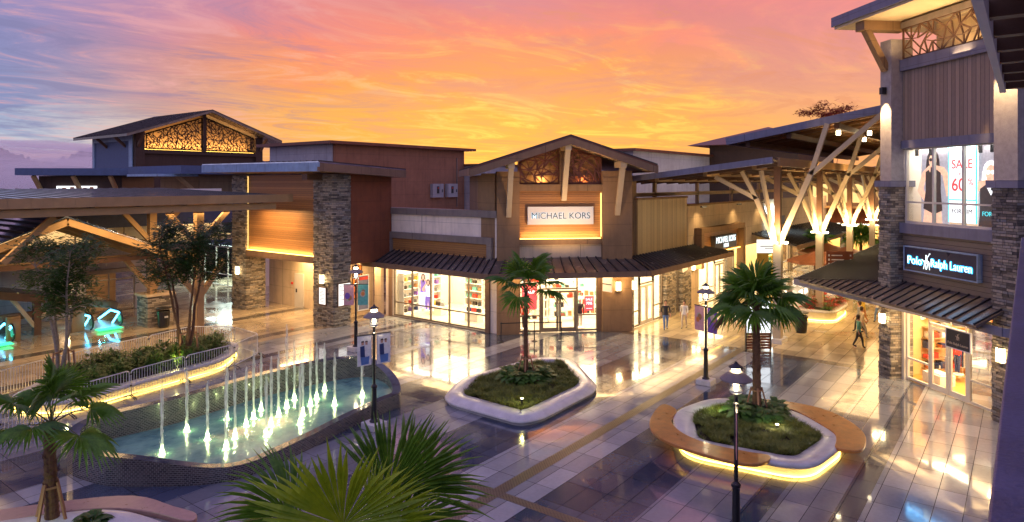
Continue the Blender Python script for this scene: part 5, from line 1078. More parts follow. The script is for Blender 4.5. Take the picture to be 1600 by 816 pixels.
def bushy(name, label, cat, x, y, z, r, h, mat, n=60, L=.3, w=.09, group=None, seed=0, seg=3, up=.9):
    rr = random.Random(seed + int(x * 100 + y * 37)); b = MB()
    for k in range(n):
        a = rr.uniform(0, 6.28); q = rr.uniform(0, r) ** 1.0; hz = h * (1 - (q / r) ** 2 * .6) * rr.uniform(.25, 1)
        blade(b, (x + q * math.cos(a) * .6, y + q * math.sin(a) * .6, z + hz * .7), Vector((math.cos(a), math.sin(a), up * rr.uniform(.1, 1.2))), L * rr.uniform(.7, 1.3), w * rr.uniform(.8, 1.2), .55, seg)
    tg = thing(name, label, cat, (x, y, z), group); b.build('leaves', mat, tg); s = MB()
    for k in range(7): a = k * .9; s.tube([(x, y, z - .02), (x + .4 * r * math.cos(a), y + .4 * r * math.sin(a), z + h * .7)], [.012, .006], 5)
    s.build('stems', 'petiole', tg); return tg
rr = random.Random(12)
k = 0
for (cx, cy, z, lab) in ((24.0, 7.54, .36, 'dark broad leaved plant ringing the foot of the right foreground palm'), (22.9, 16.7, .3, 'glossy broad leaved plant ringing the palm in the store front planter')):
    for i in range(9):
        a = i * .7; q = .75 if i else 0
        bushy('broadleaf_plant', lab, 'plant', cx + q * math.cos(a) * 1.1, cy + q * math.sin(a) * .95, z, .55, .62, 'leaf_bright' if i in (1, 2, 4, 6) else 'leaf', 50, .42, .25, 'plants round ' + ('the right palm' if cx > 23 else 'the store palm'), i, 4)
for i, (x, y) in enumerate(((5.9, 17.3), (5.0, 17.5), (6.6, 16.6), (5.6, 16.4), (6.7, 17.6))): bushy('broadleaf_plant', 'big leaved green plant in the lower left planter beside the bench', 'plant', x, y, .4, .4, .4, 'leaf_bright', 34, .36, .22, 'plants in the lower left planter', i, 4)
i = 0; rr = random.Random(8)
while i < 60:
    x, y = rr.uniform(9, 18.6), rr.uniform(28, 33)
    if not inpoly(x, y, inset(inB, .25)): continue
    big = rr.random() < .55; i += 1
    bushy('shrub', 'dark spiky leaved shrub in the long planter behind the barriers', 'shrub', x, y, .4, rr.uniform(.5, .8), rr.uniform(.75, 1.35), 'leaf' if rr.random() < .75 else 'leaf_bright', 110, .42, .075, 'shrubs in the long barrier planter', i, 2, 1.2)
for i in range(14):
    x, y = 44.9 + (i % 7) * .75, 9.8 + (i // 7) * 1.2; bushy('red_plant', 'red leaved plant in the pale side street planter', 'plant', x, y, .5, .5, .95, 'red_leaf' if i % 3 else 'leaf', 46, .4, .1, 'red plants in the side street planter', i, 2)
lamp('POINT', (19.9, 14.7, .85), 9, (1, .95, .3), .04); lamp('POINT', (22.8, 6.5, .8), 10, (1, .85, .7), .04); lamp('POINT', (23.2, 8.7, .9), 9, (.9, 1, .4), .04); lamp('POINT', (5.2, 18.1, .8), 7, (.8, 1, .3), .04); lamp('POINT', (14.5, 29.3, 1.0), 22, (1, .9, .3), .05); lamp('POINT', (10.2, 29.0, .9), 16, (1, .9, .3), .05)
for nm, lc, lab in (('plant_spotlight', (19.9, 14.7, .4), 'tiny garden spotlight in the store front planter'), ('plant_spotlight', (22.8, 6.5, .4), 'tiny garden spotlight nearer the bench of the right planter')):
    tg = thing(nm, lab, 'garden light', lc); MB().lathe(lc[0], lc[1], [(.03, .35), (.03, .5), (.06, .52), (.06, .6)], 10).build('body', 'black', tg); MB().lathe(lc[0], lc[1], [(.05, .602), (.05, .61)], 10).build('lens', 'lamp', tg)

M['dry_frond'] = foliage('dry_brown_frond', (.12, .06, .02), (.3, .17, .06))
# ------------------------------------------------------------------ fan palms
def fan(b, hub, d, up, rad, n=34, spread=150, droop=.35, fold=.12, rr=random):
    """pleated fan blade: d = direction of the middle finger, up = face normal"""
    d = Vector(d).normalized(); up = Vector(up); up = (up - d * up.dot(d)).normalized(); sd = d.cross(up); hub = Vector(hub)
    for k in range(n):
        a = R(-spread + 2 * spread * (k + .5) / n); da = R(2 * spread / n) * .5; L = rad * (1 - .22 * abs(a) / math.pi) * rr.uniform(.92, 1.05); tw = rr.uniform(-.05, .05); dr = droop * rr.uniform(.6, 1.5)
        vs = []; 
        for f in (.02, .35, .6, .8, 1.0):
            wd = math.tan(da) * L * (f if f <= .6 else .6 - (f - .6) * 1.42); ax = d * math.cos(a + tw * f) + sd * math.sin(a + tw * f); px = -d * math.sin(a) + sd * math.cos(a)
            c = hub + ax * L * f + up * (rad * .16 * f * (1 - f) * 1.5) + Vector((0, 0, -dr * L * f ** 2.6)); c2 = c + up * wd * (1.4 if f < .9 else 0)
            vs += [tuple(c - px * wd), tuple(c2), tuple(c + px * wd)]
        fs = []
        for i in range(4): q = i * 3; fs += [(q, q + 1, q + 4, q + 3), (q + 1, q + 2, q + 5, q + 4)]
        b.add(vs, fs)
def palm(label, x, y, z0, hub, rad, n, seed, trunk_r=.13, leaves=None, stakes=True, stalk=.75, mat='palm', seg=34, spr=140, stiff=False):
    rr = random.Random(seed); tg = thing('fan_palm', label, 'palm tree', (x, y, z0)); b = MB(); pts = []; rads = []
    for i in range(30): f = i / 29; pts.append((x + .03 * math.sin(f * 3 + seed), y, z0 - .1 + (hub - z0 + .1 - .25) * f)); rads.append(trunk_r * (1.25 - .35 * f) * (1 + .12 * (i % 2)))
    b.tube(pts, rads, 14); 
    for i in range(46):
        f = rr.uniform(.35, 1); a = rr.uniform(0, 6.28); zz_ = z0 + (hub - z0 - .25) * f; r0 = trunk_r * .9; blade(b, (x + r0 * math.cos(a), y + r0 * math.sin(a), zz_), (math.cos(a), math.sin(a), 1.2), .18, .07, .1, 2)
    b.build('trunk', 'trunk', tg)
    if leaves is None:
        leaves = []
        for i in range(n):
            a = i * 2.399 + seed; e = 80 - 98 * (i / n) + rr.uniform(-8, 8); leaves.append((math.degrees(a), e, rr.uniform(.85, 1.1), mat))
    for a, e, k, mt in leaves:
        a, er = R(a), R(e); d = Vector((math.cos(a) * math.cos(er), math.sin(a) * math.cos(er), math.sin(er))); st = stalk * k; p0 = Vector((x, y, hub - .25)); mid = p0 + d * st * .55 + Vector((0, 0, .05)); end = p0 + d * st + Vector((0, 0, -.08))
        s = MB().tube([tuple(p0 + d * trunk_r * .5), tuple(mid), tuple(end)], [.022, .014, .01], 6); lf = s.build('stalk', 'petiole', tg); mt = 'dry_frond' if e < -15 and rr.random() < .35 else mt
        dd = (d + Vector((0, 0, -.35))).normalized(); up = Vector((0, 0, 1)) - d * .2 + Vector((rr.uniform(-.3, .3), rr.uniform(-.3, .3), 0)); b = MB(); fan(b, end, dd, up, rad * k, seg, spr, (.3 if e > 20 else .5) * (.5 if stiff else 1), rr=rr); b.build('frond', mt, lf)
    if stakes:
        b = MB()
        for k in range(4): a = k * 1.571 + .5; b.bar((x + .42 * math.cos(a), y + .42 * math.sin(a), z0 - .05), (x + .17 * math.cos(a), y + .17 * math.sin(a), z0 + .95), .055, .05)
        for k in range(4): a, c = k * 1.571 + .5, (k + 1) * 1.571 + .5; b.bar((x + .2 * math.cos(a), y + .2 * math.sin(a), z0 + .85), (x + .2 * math.cos(c), y + .2 * math.sin(c), z0 + .85), .04, .05)
        b.build('support_stakes', 'stake', tg)
    return tg
palm('slim fan palm with few fronds in the planter before the store entrance', 22.9, 16.7, .3, 4.2, 1.05, 10, 3, .08, stalk=.95, seg=24, spr=115, stiff=True)
palm('dense dark fan palm in the bench ringed planter on the right', 24.0, 7.54, .4, 4.45, 1.12, 22, 8, .12, stalk=.85, seg=28, spr=125, stiff=True)
palm('fan palm with braced trunk at the left picture edge', 6.19, 18.54, .4, 3.0, .95, 10, 21, .12, stalk=1.0, seg=28, spr=125, stiff=True)
# near palm: fronds aimed by hand from its crown, just below the camera
fx_, fy_ = 4.0, 4.98
np_ = thing('fan_palm', 'nearest fan palm with bright lime fronds at the bottom edge', 'palm tree', (fx_, fy_, .4)); rr = random.Random(2)
pts = [(fx_, fy_, .3 + 4.6 * i / 29) for i in range(30)]; MB().tube(pts, [.14 * (1 + .12 * (i % 2)) for i in range(30)], 14).build('trunk', 'trunk', np_)
UPV = Vector((0, 0, 1)); nb = [  # (right, forward, up) offset of hub, direction, normal, radius, spread, material
    ((.02, -.12, 5.42), (-.12, -.25, 1), (0, -1, .15), 1.06, 105, 'palm_lime'), ((.35, .3, 5.5), (.3, .3, 1), (0, -1, .3), .95, 62, 'palm'), ((.3, -.1, 5.36), (.75, -.1, .6), (-.3, -1, .5), .8, 75, 'palm_lime'),
    ((-.5, 0, 5.42), (-.6, .1, .9), (.75, -.35, .35), .85, 60, 'palm'), ((.5, .35, 5.5), (.8, .3, .7), (.2, -1, .5), .9, 55, 'palm'), ((.5, .0, 5.25), (1, .1, .15), (0, -.6, 1), .8, 80, 'palm'),
    ((-.5, .2, 5.12), (-1, .2, .1), (0, -.5, 1), .75, 70, 'palm')]
for (r0, f0, z0), dv, nv, rad, spd, mt in nb:
    tow = lambda v: RT * v[0] + FW * v[1] + UPV * v[2]; c = Vector((fx_, fy_, 0)) + RT * r0 + FW * f0 + UPV * z0
    s = MB().tube([(fx_, fy_, 4.75), tuple((c + Vector((fx_, fy_, 4.9))) / 2), tuple(c)], [.03, .02, .012], 6).build('stalk', 'petiole', np_); b = MB(); fan(b, c, tow(dv), tow(nv), rad, int(spd / 3.4) + 10, spd, .17, rr=rr); b.build('frond', mt, s)
# small palms further off
for (x, y, hb, lab) in ((70, 12.4, 3.6, 'small palm among the brown umbrellas down the street'), (66, 9.6, 3.0, 'short bright palm beside the third walkway column'), (62.5, 14.6, 3.4, 'thin dark palm in front of the low brown street canopy')):
    palm(lab, x, y, .1, hb, 1.2, 14, int(x), .12, stakes=False, mat='leaf_bright' if x == 66 else 'palm')
# ------------------------------------------------------------------ feathery trees
def tree(name, label, x, y, z0, h, crown0, rad, seed, mat='tree_leaf', trunks=4, nl=2600, leaf=.1, bark='bark', flat_=False):
    rr = random.Random(seed); tg = thing(name, label, 'tree', (x, y, z0)); b = MB(); tips = []
    for k in range(trunks):
        a = k * 6.283 / trunks + rr.uniform(-.4, .4); p = Vector((x + .08 * math.cos(a), y + .08 * math.sin(a), z0 - .1)); pts = [tuple(p)]; rads = [.085 if trunks > 1 else .12]; lean = Vector((math.cos(a), math.sin(a), 0)) * (.10 if trunks > 1 else .03)
        nseg = 9
        for i in range(nseg): p = p + (Vector((0, 0, 1)) + lean * (1 + i * .22) + Vector((rr.uniform(-.12, .12), rr.uniform(-.12, .12), 0))) * (h / nseg / 1.1); pts.append(tuple(p)); rads.append(rads[0] * (1 - .085 * (i + 1)))
        b.tube(pts, rads, 7)
        for i in range(4, nseg + 1):
            for j in range(3):
                a2 = rr.uniform(0, 6.28); d = Vector((math.cos(a2), math.sin(a2), rr.uniform(.15, .9))); L = rad * rr.uniform(.4, .95) * (1 if i < nseg else .6); q0 = Vector(pts[i])
                if q0.z < crown0: continue
                q1 = q0 + d * L * .5 + Vector((0, 0, .06)); q2 = q0 + d * L + Vector((0, 0, -.08)); b.tube([tuple(q0), tuple(q1), tuple(q2)], [.02, .012, .005], 5); tips += [q1, q2, q0.lerp(q2, .75)]
    b.build('trunk', bark, tg); b = MB()
    for k in range(nl):
        c = rr.choice(tips) + Vector((rr.gauss(0, .2), rr.gauss(0, .2), rr.gauss(0, .08 if flat_ else .2))) * (rad / 1.3); d = rd(rr, .1); L = leaf * rr.uniform(1.6, 2.8)
        d.z = rr.uniform(-.6, .45); d.normalize(); sd = d.cross(UPV).normalized()
        for i in range(4):
            f = (i + .5) / 4
            for sg_ in (-1, 1): p = c + d * L * f; q = p + (sd * sg_ * .8 + d * .5) * leaf * .55 * (1 - .4 * f); wv = d * leaf * .3; b.add([tuple(p - wv), tuple(p + wv), tuple(q + wv * .6 - Vector((0, 0, .02))), tuple(q - wv * .6 - Vector((0, 0, .02)))], [(0, 1, 2, 3)])
    b.build('crown', mat, tg); return tg
tree('feathery_tree', 'slender multi stemmed tree with wooden prop at the left end of the long planter', 10.66, 30.91, .4, 6.0, 3.2, 1.25, 4, nl=3400)
tree('feathery_tree', 'slender dark crowned tree in front of the second canopy post', 15.4, 30.3, .4, 6.3, 3.6, 1.5, 9, nl=4600, bark='trunk')
for (x, y, lab) in ((10.66, 30.91, 'wooden prop frame round the left slender tree'), (15.4, 30.3, 'wooden prop frame round the right slender tree')):
    b = MB()
    for dx, dy in ((.45, .35), (-.45, -.35), (.4, -.45)): b.bar((x + dx, y + dy, .3), (x + dx * .8, y + dy * .8, 1.75), .06)
    b.bar((x + .36, y + .28, 1.7), (x - .36, y - .28, 1.7), .05); b.bar((x + .36, y + .28, 1.68), (x + .32, y - .36, 1.68), .05); tag(b.build('tree_prop', 'stake'), lab, 'tree prop')
tree('street_tree', 'small dark tree between the white banners down the street', 72, 9.6, .1, 5.6, 2.6, 1.6, 15, nl=1400, leaf=.16, bark='trunk')
tree('rooftop_tree', 'lone flat topped tree rising behind the walkway roof against the orange sky', 122, 26.5, 0, 21.6, 18.6, 4.2, 33, mat='silh', trunks=3, nl=1500, leaf=.26, bark='silh', flat_=True)

# ================================================================== street lamps
def street_lamp(x, y, h, lab, cols, rot=0, plinth=True, e=55, bann=None):
    tg = thing('street_lamp', lab, 'street lamp', (x, y, 0), None)
    if plinth: MB(Fr(x, y, 0)).box(-.32, .32, -.32, .32, 0, .22).build('plinth', 'curb', tg, bevel=.02)
    z = .22 if plinth else 0; MB().lathe(x, y, [(.16, z), (.16, z + .03), (.1, z + .1), (.085, z + 1.15), (.11, z + 1.18), (.11, z + 1.24), (.05, z + 1.3), (.045, h - .95), (.07, h - .93), (.07, h - .86), (.045, h - .84), (.045, h - .62)], 18).build('pole', 'black', tg, smooth=False)
    hd = MB().lathe(x, y, [(.12, h - .62), (.15, h - .58), (.15, h - .55), (.05, h - .5)], 20).build('lamp_head', 'steel', tg)
    MB().lathe(x, y, [(.06, h - .56), (.06, h - .2)], 14).build('bulb', 'lamp', hd); MB().lathe(x, y, [(.13, h - .58), (.16, h - .28)], 20).build('glass_shade', 'glass', hd)
    MB().lathe(x, y, [(.37, h - .31), (.36, h - .28), (.17, h - .13), (.14, h - .12), (.14, h - .28)], 28).build('reflector', 'trim', hd); MB().lathe(x, y, [(.1, h - .12), (.1, h - .02)], 14).build('lantern_top', 'lamp', hd); MB().lathe(x, y, [(.17, h - .02), (.16, h), (.05, h + .07), (.02, h + .12)], 16).build('cap', 'black', hd)
    lamp('POINT', (x, y, h - .75), e, (1, .78, .45), .08)
    f = Fr(x, y, rot); MB(f).bar((-.62, 0, h - .9), (.62, 0, h - .9), .03).build('banner_arm', 'black', tg)
    for k, (a, c) in enumerate(((-.6, -.1), (.1, .6))):
        bn = MB(f).box(a, c, -.008, .008, h - 1.95, h - .92).build('banner', cols[k % len(cols)], tg)
        for side in (-1, 1): ff = Fr(x, y, rot) if side < 0 else Fr(x, y, rot + 180); s0 = (a + c) / 2 * (1 if side < 0 else -1); banner_art(ff, bn, s0, h, bann, k)
    return tg
def banner_art(f, bn, s0, h, kind, k):
    b = MB(f)
    if kind == 'people':
        for nm, mt, polys in (('printed_clothes', 'navy_cloth', [[(-.14, 0), (.0, .02), (.02, -.38), (-.13, -.36)]]), ('printed_jeans', 'denim', [[(-.13, -.37), (.16, -.34), (.14, -.62), (-.1, -.64)]]), ('printed_shirt', 'cloth_white', [[(.02, .02), (.15, -.02), (.16, -.36), (.03, -.38)]]), ('printed_faces', 'skin', [[(-.1, .04), (-.02, .05), (-.02, .15), (-.1, .14)], [(.03, .05), (.1, .04), (.1, .14), (.03, .15)]]), ('printed_hair', 'hair', [[(-.11, .12), (-.01, .13), (-.02, .19), (-.1, .18)], [(.02, .12), (.11, .12), (.1, .18), (.03, .18)]])):
            b = MB(f)
            for p in polys: b.vprism([(s0 + x * 1.1, h - 1.28 + z) for x, z in p], -.012, -.0085)
            b.build(nm, mt, bn)
    else:
        r = random.Random(k * 7 + len(kind or ''))
        for nm, mt in (('printed_shape', 'sand'), ('printed_shape', 'orange' if k else 'purple'), ('printed_shape', 'tan_leather')):
            b = MB(f); cx, cz, rx = s0 + r.uniform(-.08, .08), h - 1.4 + r.uniform(-.3, .25), r.uniform(.08, .14); b.vprism([(cx + rx * math.cos(q * .7), cz + rx * 1.25 * math.sin(q * .7)) for q in range(9)], -.012 - .001 * r.random(), -.0085); b.build(nm, mt, bn)
street_lamp(22.42, 26.99, 4.25, 'far left street lamp with patterned lilac and teal banners by the stone pier', ['pink', 'teal'], -48, bann='food')
street_lamp(15.75, 18.0, 4.15, 'street lamp with two white people banners beside the fountain', ['cloth_white', 'cloth_white'], -20, bann='people')
street_lamp(27.66, 10.8, 4.15, 'street lamp with lilac banners on a square plinth left of the right palm', ['purple', 'pink'], 70, bann='food2')
street_lamp(15.75, 5.42, 4.2, 'nearest street lamp with pale banners in front of the bench planter', ['pink', 'teal'], 20, bann='food3')
for x, y, lab in ((72.5, 14.0, 'distant street lamp with white banners before the red band'), (66.5, 7.2, 'distant street lamp beside the dark street tree')): street_lamp(x, y, 4.6, lab, ['cloth_white'], -50, bann='people', e=40)

# ================================================================== crowd barriers
def barrier(p, q, lab):
    p, q = Vector(p), Vector(q); L = (q - p).length - .08; d = (q - p).normalized(); a = math.degrees(math.atan2(d.y, d.x)); f = Fr(p.x + d.x * .04, p.y + d.y * .04, a)
    tg = thing('crowd_barrier', lab, 'crowd barrier', (p.x, p.y, 0), 'crowd barriers round the planter'); r = .12
    pts = [(0, 0, .18)] + [(0, 0, 1.0)] + [(r * (1 - math.cos(t)), 0, 1.0 + r * math.sin(t)) for t in (.5, 1.0, 1.57)] + [(L - r * (1 - math.cos(t)), 0, 1.0 + r * math.sin(t)) for t in (1.57, 1.0, .5)] + [(L, 0, 1.0), (L, 0, .18), (0, 0, .18)]
    MB(f).tube(pts, .021, 8).build('frame', 'steel', tg, smooth=True); b = MB(f); n = int(L / .115)
    for k in range(1, n): b.tube([(L * k / n, 0, .19), (L * k / n, 0, 1.11)], .011, 5)
    b.build('bars', 'steel', tg)
    for s in (.0, L):
        MB(f).tube([(s, -.32, .03), (s, -.2, .1), (s, 0, .17), (s, .2, .1), (s, .32, .03)], .022, 6).build('foot', 'black', tg)
    b = MB(f)
    for z in (.5, .95): b.box(L + .0, L + .09, -.03, .03, z, z + .05)
    b.build('hook', 'black', tg)
bp = [(5.2, 26.3), (7.5, 26.9), (9.75, 27.45), (12.05, 28.0), (14.5, 28.5), (16.85, 28.75), (18.75, 29.85), (18.9, 32.2), (17.6, 34.1), (15.3, 33.6), (13.0, 33.1), (10.7, 32.6), (8.5, 31.8), (7.0, 29.9)]
words = ['nearest the left edge', 'second from the left edge', 'left of the fountain end', 'below the bright yellow shrub', 'with its foot at the first joint right of the shrub light', 'ending at the rounded planter corner', 'turning back by the stone pier', 'at the far right return', 'behind the shrubs on the right', 'behind the tallest shrubs', 'behind the right slender tree', 'behind the middle shrubs', 'behind the left slender tree']
for k in range(len(bp) - 1): barrier(bp[k], bp[k + 1], 'grey steel crowd barrier ' + words[k])
# queue posts
qp = [(28.26, 22.26), (29.57, 21.02), (30.44, 19.88)]; qw = ['left black queue post before the store pier', 'middle black queue post in front of the entrance', 'right black queue post near the glass doors']
for k, (x, y) in enumerate(qp):
    tg = thing('queue_post', qw[k], 'queue post', (x, y, 0), 'queue posts before the entrance'); MB().lathe(x, y, [(.18, 0), (.18, .02), (.05, .05), (.028, .07), (.028, .98), (.04, .99), (.04, 1.05)], 16).build('post', 'black', tg)
    if k < 2: X2, Y2 = qp[k + 1]; MB().bar((x, y, 1.0), (X2, Y2, 1.0), .008, .05).build('belt', 'black', tg)
# bins, totems, way sign, umbrellas
def bin_(x, y, lab):
    tg = thing('litter_bin', lab, 'litter bin', (x, y, 0)); MB().lathe(x, y, [(.26, 0), (.3, .1), (.36, .95), (.34, .97), (.3, .9)], 18).build('body', 'black', tg); MB().lathe(x, y, [(.1, 1.1), (.4, 1.12), (.4, 1.16), (.1, 1.22)], 18).build('lid', 'black', tg); b = MB()
    for a in (0, 2.1, 4.2): b.tube([(x + .3 * math.cos(a), y + .3 * math.sin(a), .9), (x + .3 * math.cos(a), y + .3 * math.sin(a), 1.14)], .015, 5)
    b.build('lid_post', 'black', tg); MB(Fr(x, y, 0)).box(-.1, .1, -.345, -.32, .6, .7).build('label_plate', 'steel', tg)
bin_(19.2, 40.3, 'black litter bin against the stone plinth'); bin_(40.4, 10.2, 'dark litter bin beside the directory totem')
tt = thing('directory_totem', 'tall totem with white map panel and brown slatted foot behind the right palm', 'directory board', (35.0, 10.6, 0)); ftm = Fr(34.4, 11.3, -52)
MB(ftm).box(0, 1.2, 0, .12, .9, 2.5).build('panel', 'sign_lit', tt); b = MB(ftm); b.box(-.04, 1.24, -.01, .14, 2.5, 2.62); b.box(-.05, 0, -.01, .14, 0, 2.5); b.box(1.2, 1.25, -.01, .14, 0, 2.5); b.build('frame', 'black', tt); b = MB(ftm)
for k in range(6): b.box(0, 1.2, 0, .1, .08 + k * .14, .17 + k * .14)
b.build('slats', 'redwall', tt); b = MB(ftm)
for k in range(9): b.box(.12, .12 + .25 + .6 * ((k * 37) % 10) / 10, -.006, -.001, 1.1 + k * .14, 1.13 + k * .14)
b.build('print', 'ink', tt)
ws = thing('way_sign', 'brown direction sign with white lines fixed to the second walkway column', 'direction sign', (46, 10, 4)); fws = Fr(46.0, 10.2, -60)
MB(fws).box(.1, 1.7, 0, .06, 3.15, 4.15).build('board', 'redwall', ws); b = MB(fws)
for k in range(3): z = 3.9 - k * .27; b.box(.2, .3, -.006, -.001, z - .07, z + .05); b.box(.4, 1.05 + .1 * k, -.006, -.001, z - .04, z + .02); b.box(1.5, 1.58, -.006, -.001, z - .06, z + .04)
b.build('print', 'cloth_white', ws)
def umbrella(x, y, lab, r=2.3, z=2.6):
    tg = thing('market_umbrella', lab, 'umbrella', (x, y, 0), 'brown market umbrellas in the side street'); MB().lathe(x, y, [(.3, 0), (.3, .08), (.035, .1), (.035, z + .6)], 12).build('pole', 'timber', tg)
    b = MB(); n = 8; vs = [(x, y, z + .75)] + [(x + r * math.cos(k * 6.283 / n + .39), y + r * math.sin(k * 6.283 / n + .39), z) for k in range(n)] + [(x + r * math.cos(k * 6.283 / n + .39), y + r * math.sin(k * 6.283 / n + .39), z - .2) for k in range(n)]
    fs = [(0, 1 + k, 1 + (k + 1) % n) for k in range(n)] + [(1 + k, 9 + k, 9 + (k + 1) % n, 1 + (k + 1) % n) for k in range(n)]; b.add(vs, fs); b.build('canopy', 'umbrella', tg)
    b = MB()
    for k in range(n): b.bar((x, y, z + .65), (x + r * .97 * math.cos(k * 6.283 / n + .39), y + r * .97 * math.sin(k * 6.283 / n + .39), z - .03), .03)
    b.build('ribs', 'timber', tg)
for x, y, lab in ((55, 12.6, 'brown market umbrella nearest the directory totem'), (59.5, 11.6, 'brown market umbrella behind the second walkway column'), (57.5, 8.4, 'brown market umbrella left of the direction sign foot'), (62.5, 8.8, 'brown market umbrella below the bright palm'), (62, 13.6, 'brown market umbrella before the cream shop row'), (67, 7.0, 'farthest brown market umbrella beside the stone pier')): umbrella(x, y, lab); lamp('POINT', (x, y, 2.2), 14, WARM, .2)
# ------------------------------------------------------------------ own building: parapet and eave beside the viewer
ob = thing('viewing_terrace', 'weathered blue grey parapet along the right picture edge', 'terrace', (8, -1, 0))
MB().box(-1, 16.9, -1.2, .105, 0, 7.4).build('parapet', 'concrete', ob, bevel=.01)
MB().box(14.6, 15.1, -.5, .02, 7.4, 11).build('post', 'concrete', ob)
ev = thing('terrace_eave', 'white edged timber eave projecting overhead at the upper right corner', 'eave', (10, -1, 10))
b = MB(); b.box(2, 17.3, .36, .46, 10.35, 10.62); b.build('fascia', 'white', ev); b = MB(); b.box(2, 17.3, -4, .36, 10.75, 10.8); b.build('boarding', 'wood', ev); b = MB()
for k in range(12): b.box(3.4 + k * 1.25, 3.6 + k * 1.25, -4, .36, 10.42, 10.74)
b.build('joists', 'timber_dark', ev); MB().box(14.6, 15.1, -1.2, -.5, 7.4, 10.6).build('post', 'timber_dark', ev) if 0 else None
# ================================================================== shop contents
rr = random.Random(41)
def shelf(x0, x1, y0, y1, lab, face='y', h=2.6, n=5, mat='white', group='lit shelf units inside the corner store'):
    tg = thing('shelf_unit', lab, 'shelf unit', ((x0 + x1) / 2, (y0 + y1) / 2, 0), group); b = MB(); b.box(x0, x1, y0, y1, .02, .12)
    for k in range(1, n + 1): z = .12 + (h - .12) * k / n; b.box(x0, x1, y0, y1, z - .03, z)
    b.build('shelves', mat, tg); b = MB()
    if x1 - x0 > y1 - y0: b.box(x0, x0 + .03, y0, y1, .12, h + .02); b.box(x1 - .03, x1, y0, y1, .12, h + .02)
    else: b.box(x0, x1, y0, y0 + .03, .12, h + .02); b.box(x0, x1, y1 - .03, y1, .12, h + .02)
    b.build('sides', mat, tg); return tg
def handbag(x, y, z, w, mt, lab):
    tg = thing('handbag', lab, 'handbag', (x, y, z), 'handbags on the store shelves'); f = Fr(x, y, -90); MB(f).vprism([(-w / 2, z), (w / 2, z), (w * .42, z + w * .7), (-w * .42, z + w * .7)], -.07, .07).build('body', mt, tg)
    MB(f).tube([(-w * .25, 0, z + w * .68), (-w * .2, 0, z + w * 1.05), (0, 0, z + w * 1.15), (w * .2, 0, z + w * 1.05), (w * .25, 0, z + w * .68)], .012, 5).build('handle', mt, tg)
k = 0; mts = ['ink', 'tan_leather', 'red', 'grey', 'navy_cloth', 'hair', 'teal', 'mustard', 'cloth_white', 'purple']
for u, (y0, y1, wd_) in enumerate(((25.2, 26.8, 'right'), (27.2, 28.8, 'middle'), (29.2, 30.8, 'left'))):
    shelf(35.0, 35.48, y0, y1, 'white back wall shelf unit of handbags, %s one in the left store window' % wd_)
    for lv in range(5):
        for j in range(3):
            k += 1; z = .12 + 2.48 * lv / 5 + .001; handbag(35.2, y0 + .3 + j * .5, z, rr.uniform(.26, .38), rr.choice(mts), 'small %s handbag on the %s shelf unit' % ('dark or coloured', wd_))
for u, (x0, x1, wd_) in enumerate(((30.3, 31.9, 'front'), (32.2, 33.8, 'rear'))):
    shelf(x0, x1, 31.8, 32.25, 'white end wall shelf unit, %s one beside the stone pavilion' % wd_)
    for lv in range(5):
        for j in range(3): handbag(x0 + .3 + j * .5, 32.0, .121 + 2.48 * lv / 5, rr.uniform(.26, .36), rr.choice(mts), 'small handbag on the %s end wall shelf unit' % wd_)
for i, (x, y) in enumerate(((31.6, 27.0), (31.8, 30.2), (31.4, 25.2))):
    tg = thing('display_table', ['low white display table in the middle of the left store window', 'low white display table near the poster in the left store window', 'low white display table by the pier in the left store window'][i], 'display table', (x, y, 0))
    MB().box(x - .35, x + .35, y - .6, y + .6, .5, .56).build('tabletop', 'white', tg); MB().box(x - .28, x + .28, y - .5, y + .5, .02, .5).build('base', 'interior', tg)
    for j in range(3): handbag(x, y - .4 + j * .4, .561, .34, mts[(i * 3 + j * 2) % 8], 'handbag on the %s low display table' % ['middle', 'left', 'right'][i])
for i, (x, y, a) in enumerate(((33.0, 23.4, -45), (34.6, 22.6, -45), (36.4, 21.8, -45), (37.8, 20.0, 0))):
    tg = thing('product_stand', 'white product stand %s behind the entrance glass' % ['left', 'centre left', 'centre right', 'far right'][i], 'display stand', (x, y, 0)); f = Fr(x, y, a); b = MB(f)
    for lv in range(5): b.box(-.8, .8, 0, .4, .3 + lv * .55, .34 + lv * .55)
    b.build('shelf', 'white', tg); b = MB(f); b.box(-.83, -.8, 0, .4, .02, 2.6); b.box(.8, .83, 0, .4, .02, 2.6); b.build('side', 'white', tg)
    for mt in ('tan_leather', 'ink', 'red', 'teal'):
        b = MB(f)
        for q in range(6): s = rr.uniform(-.7, .6); z = .341 + rr.randrange(5) * .55; b.box(s, s + .2, .05, .3, z, z + rr.uniform(.14, .3))
        b.build('products', mt, tg)
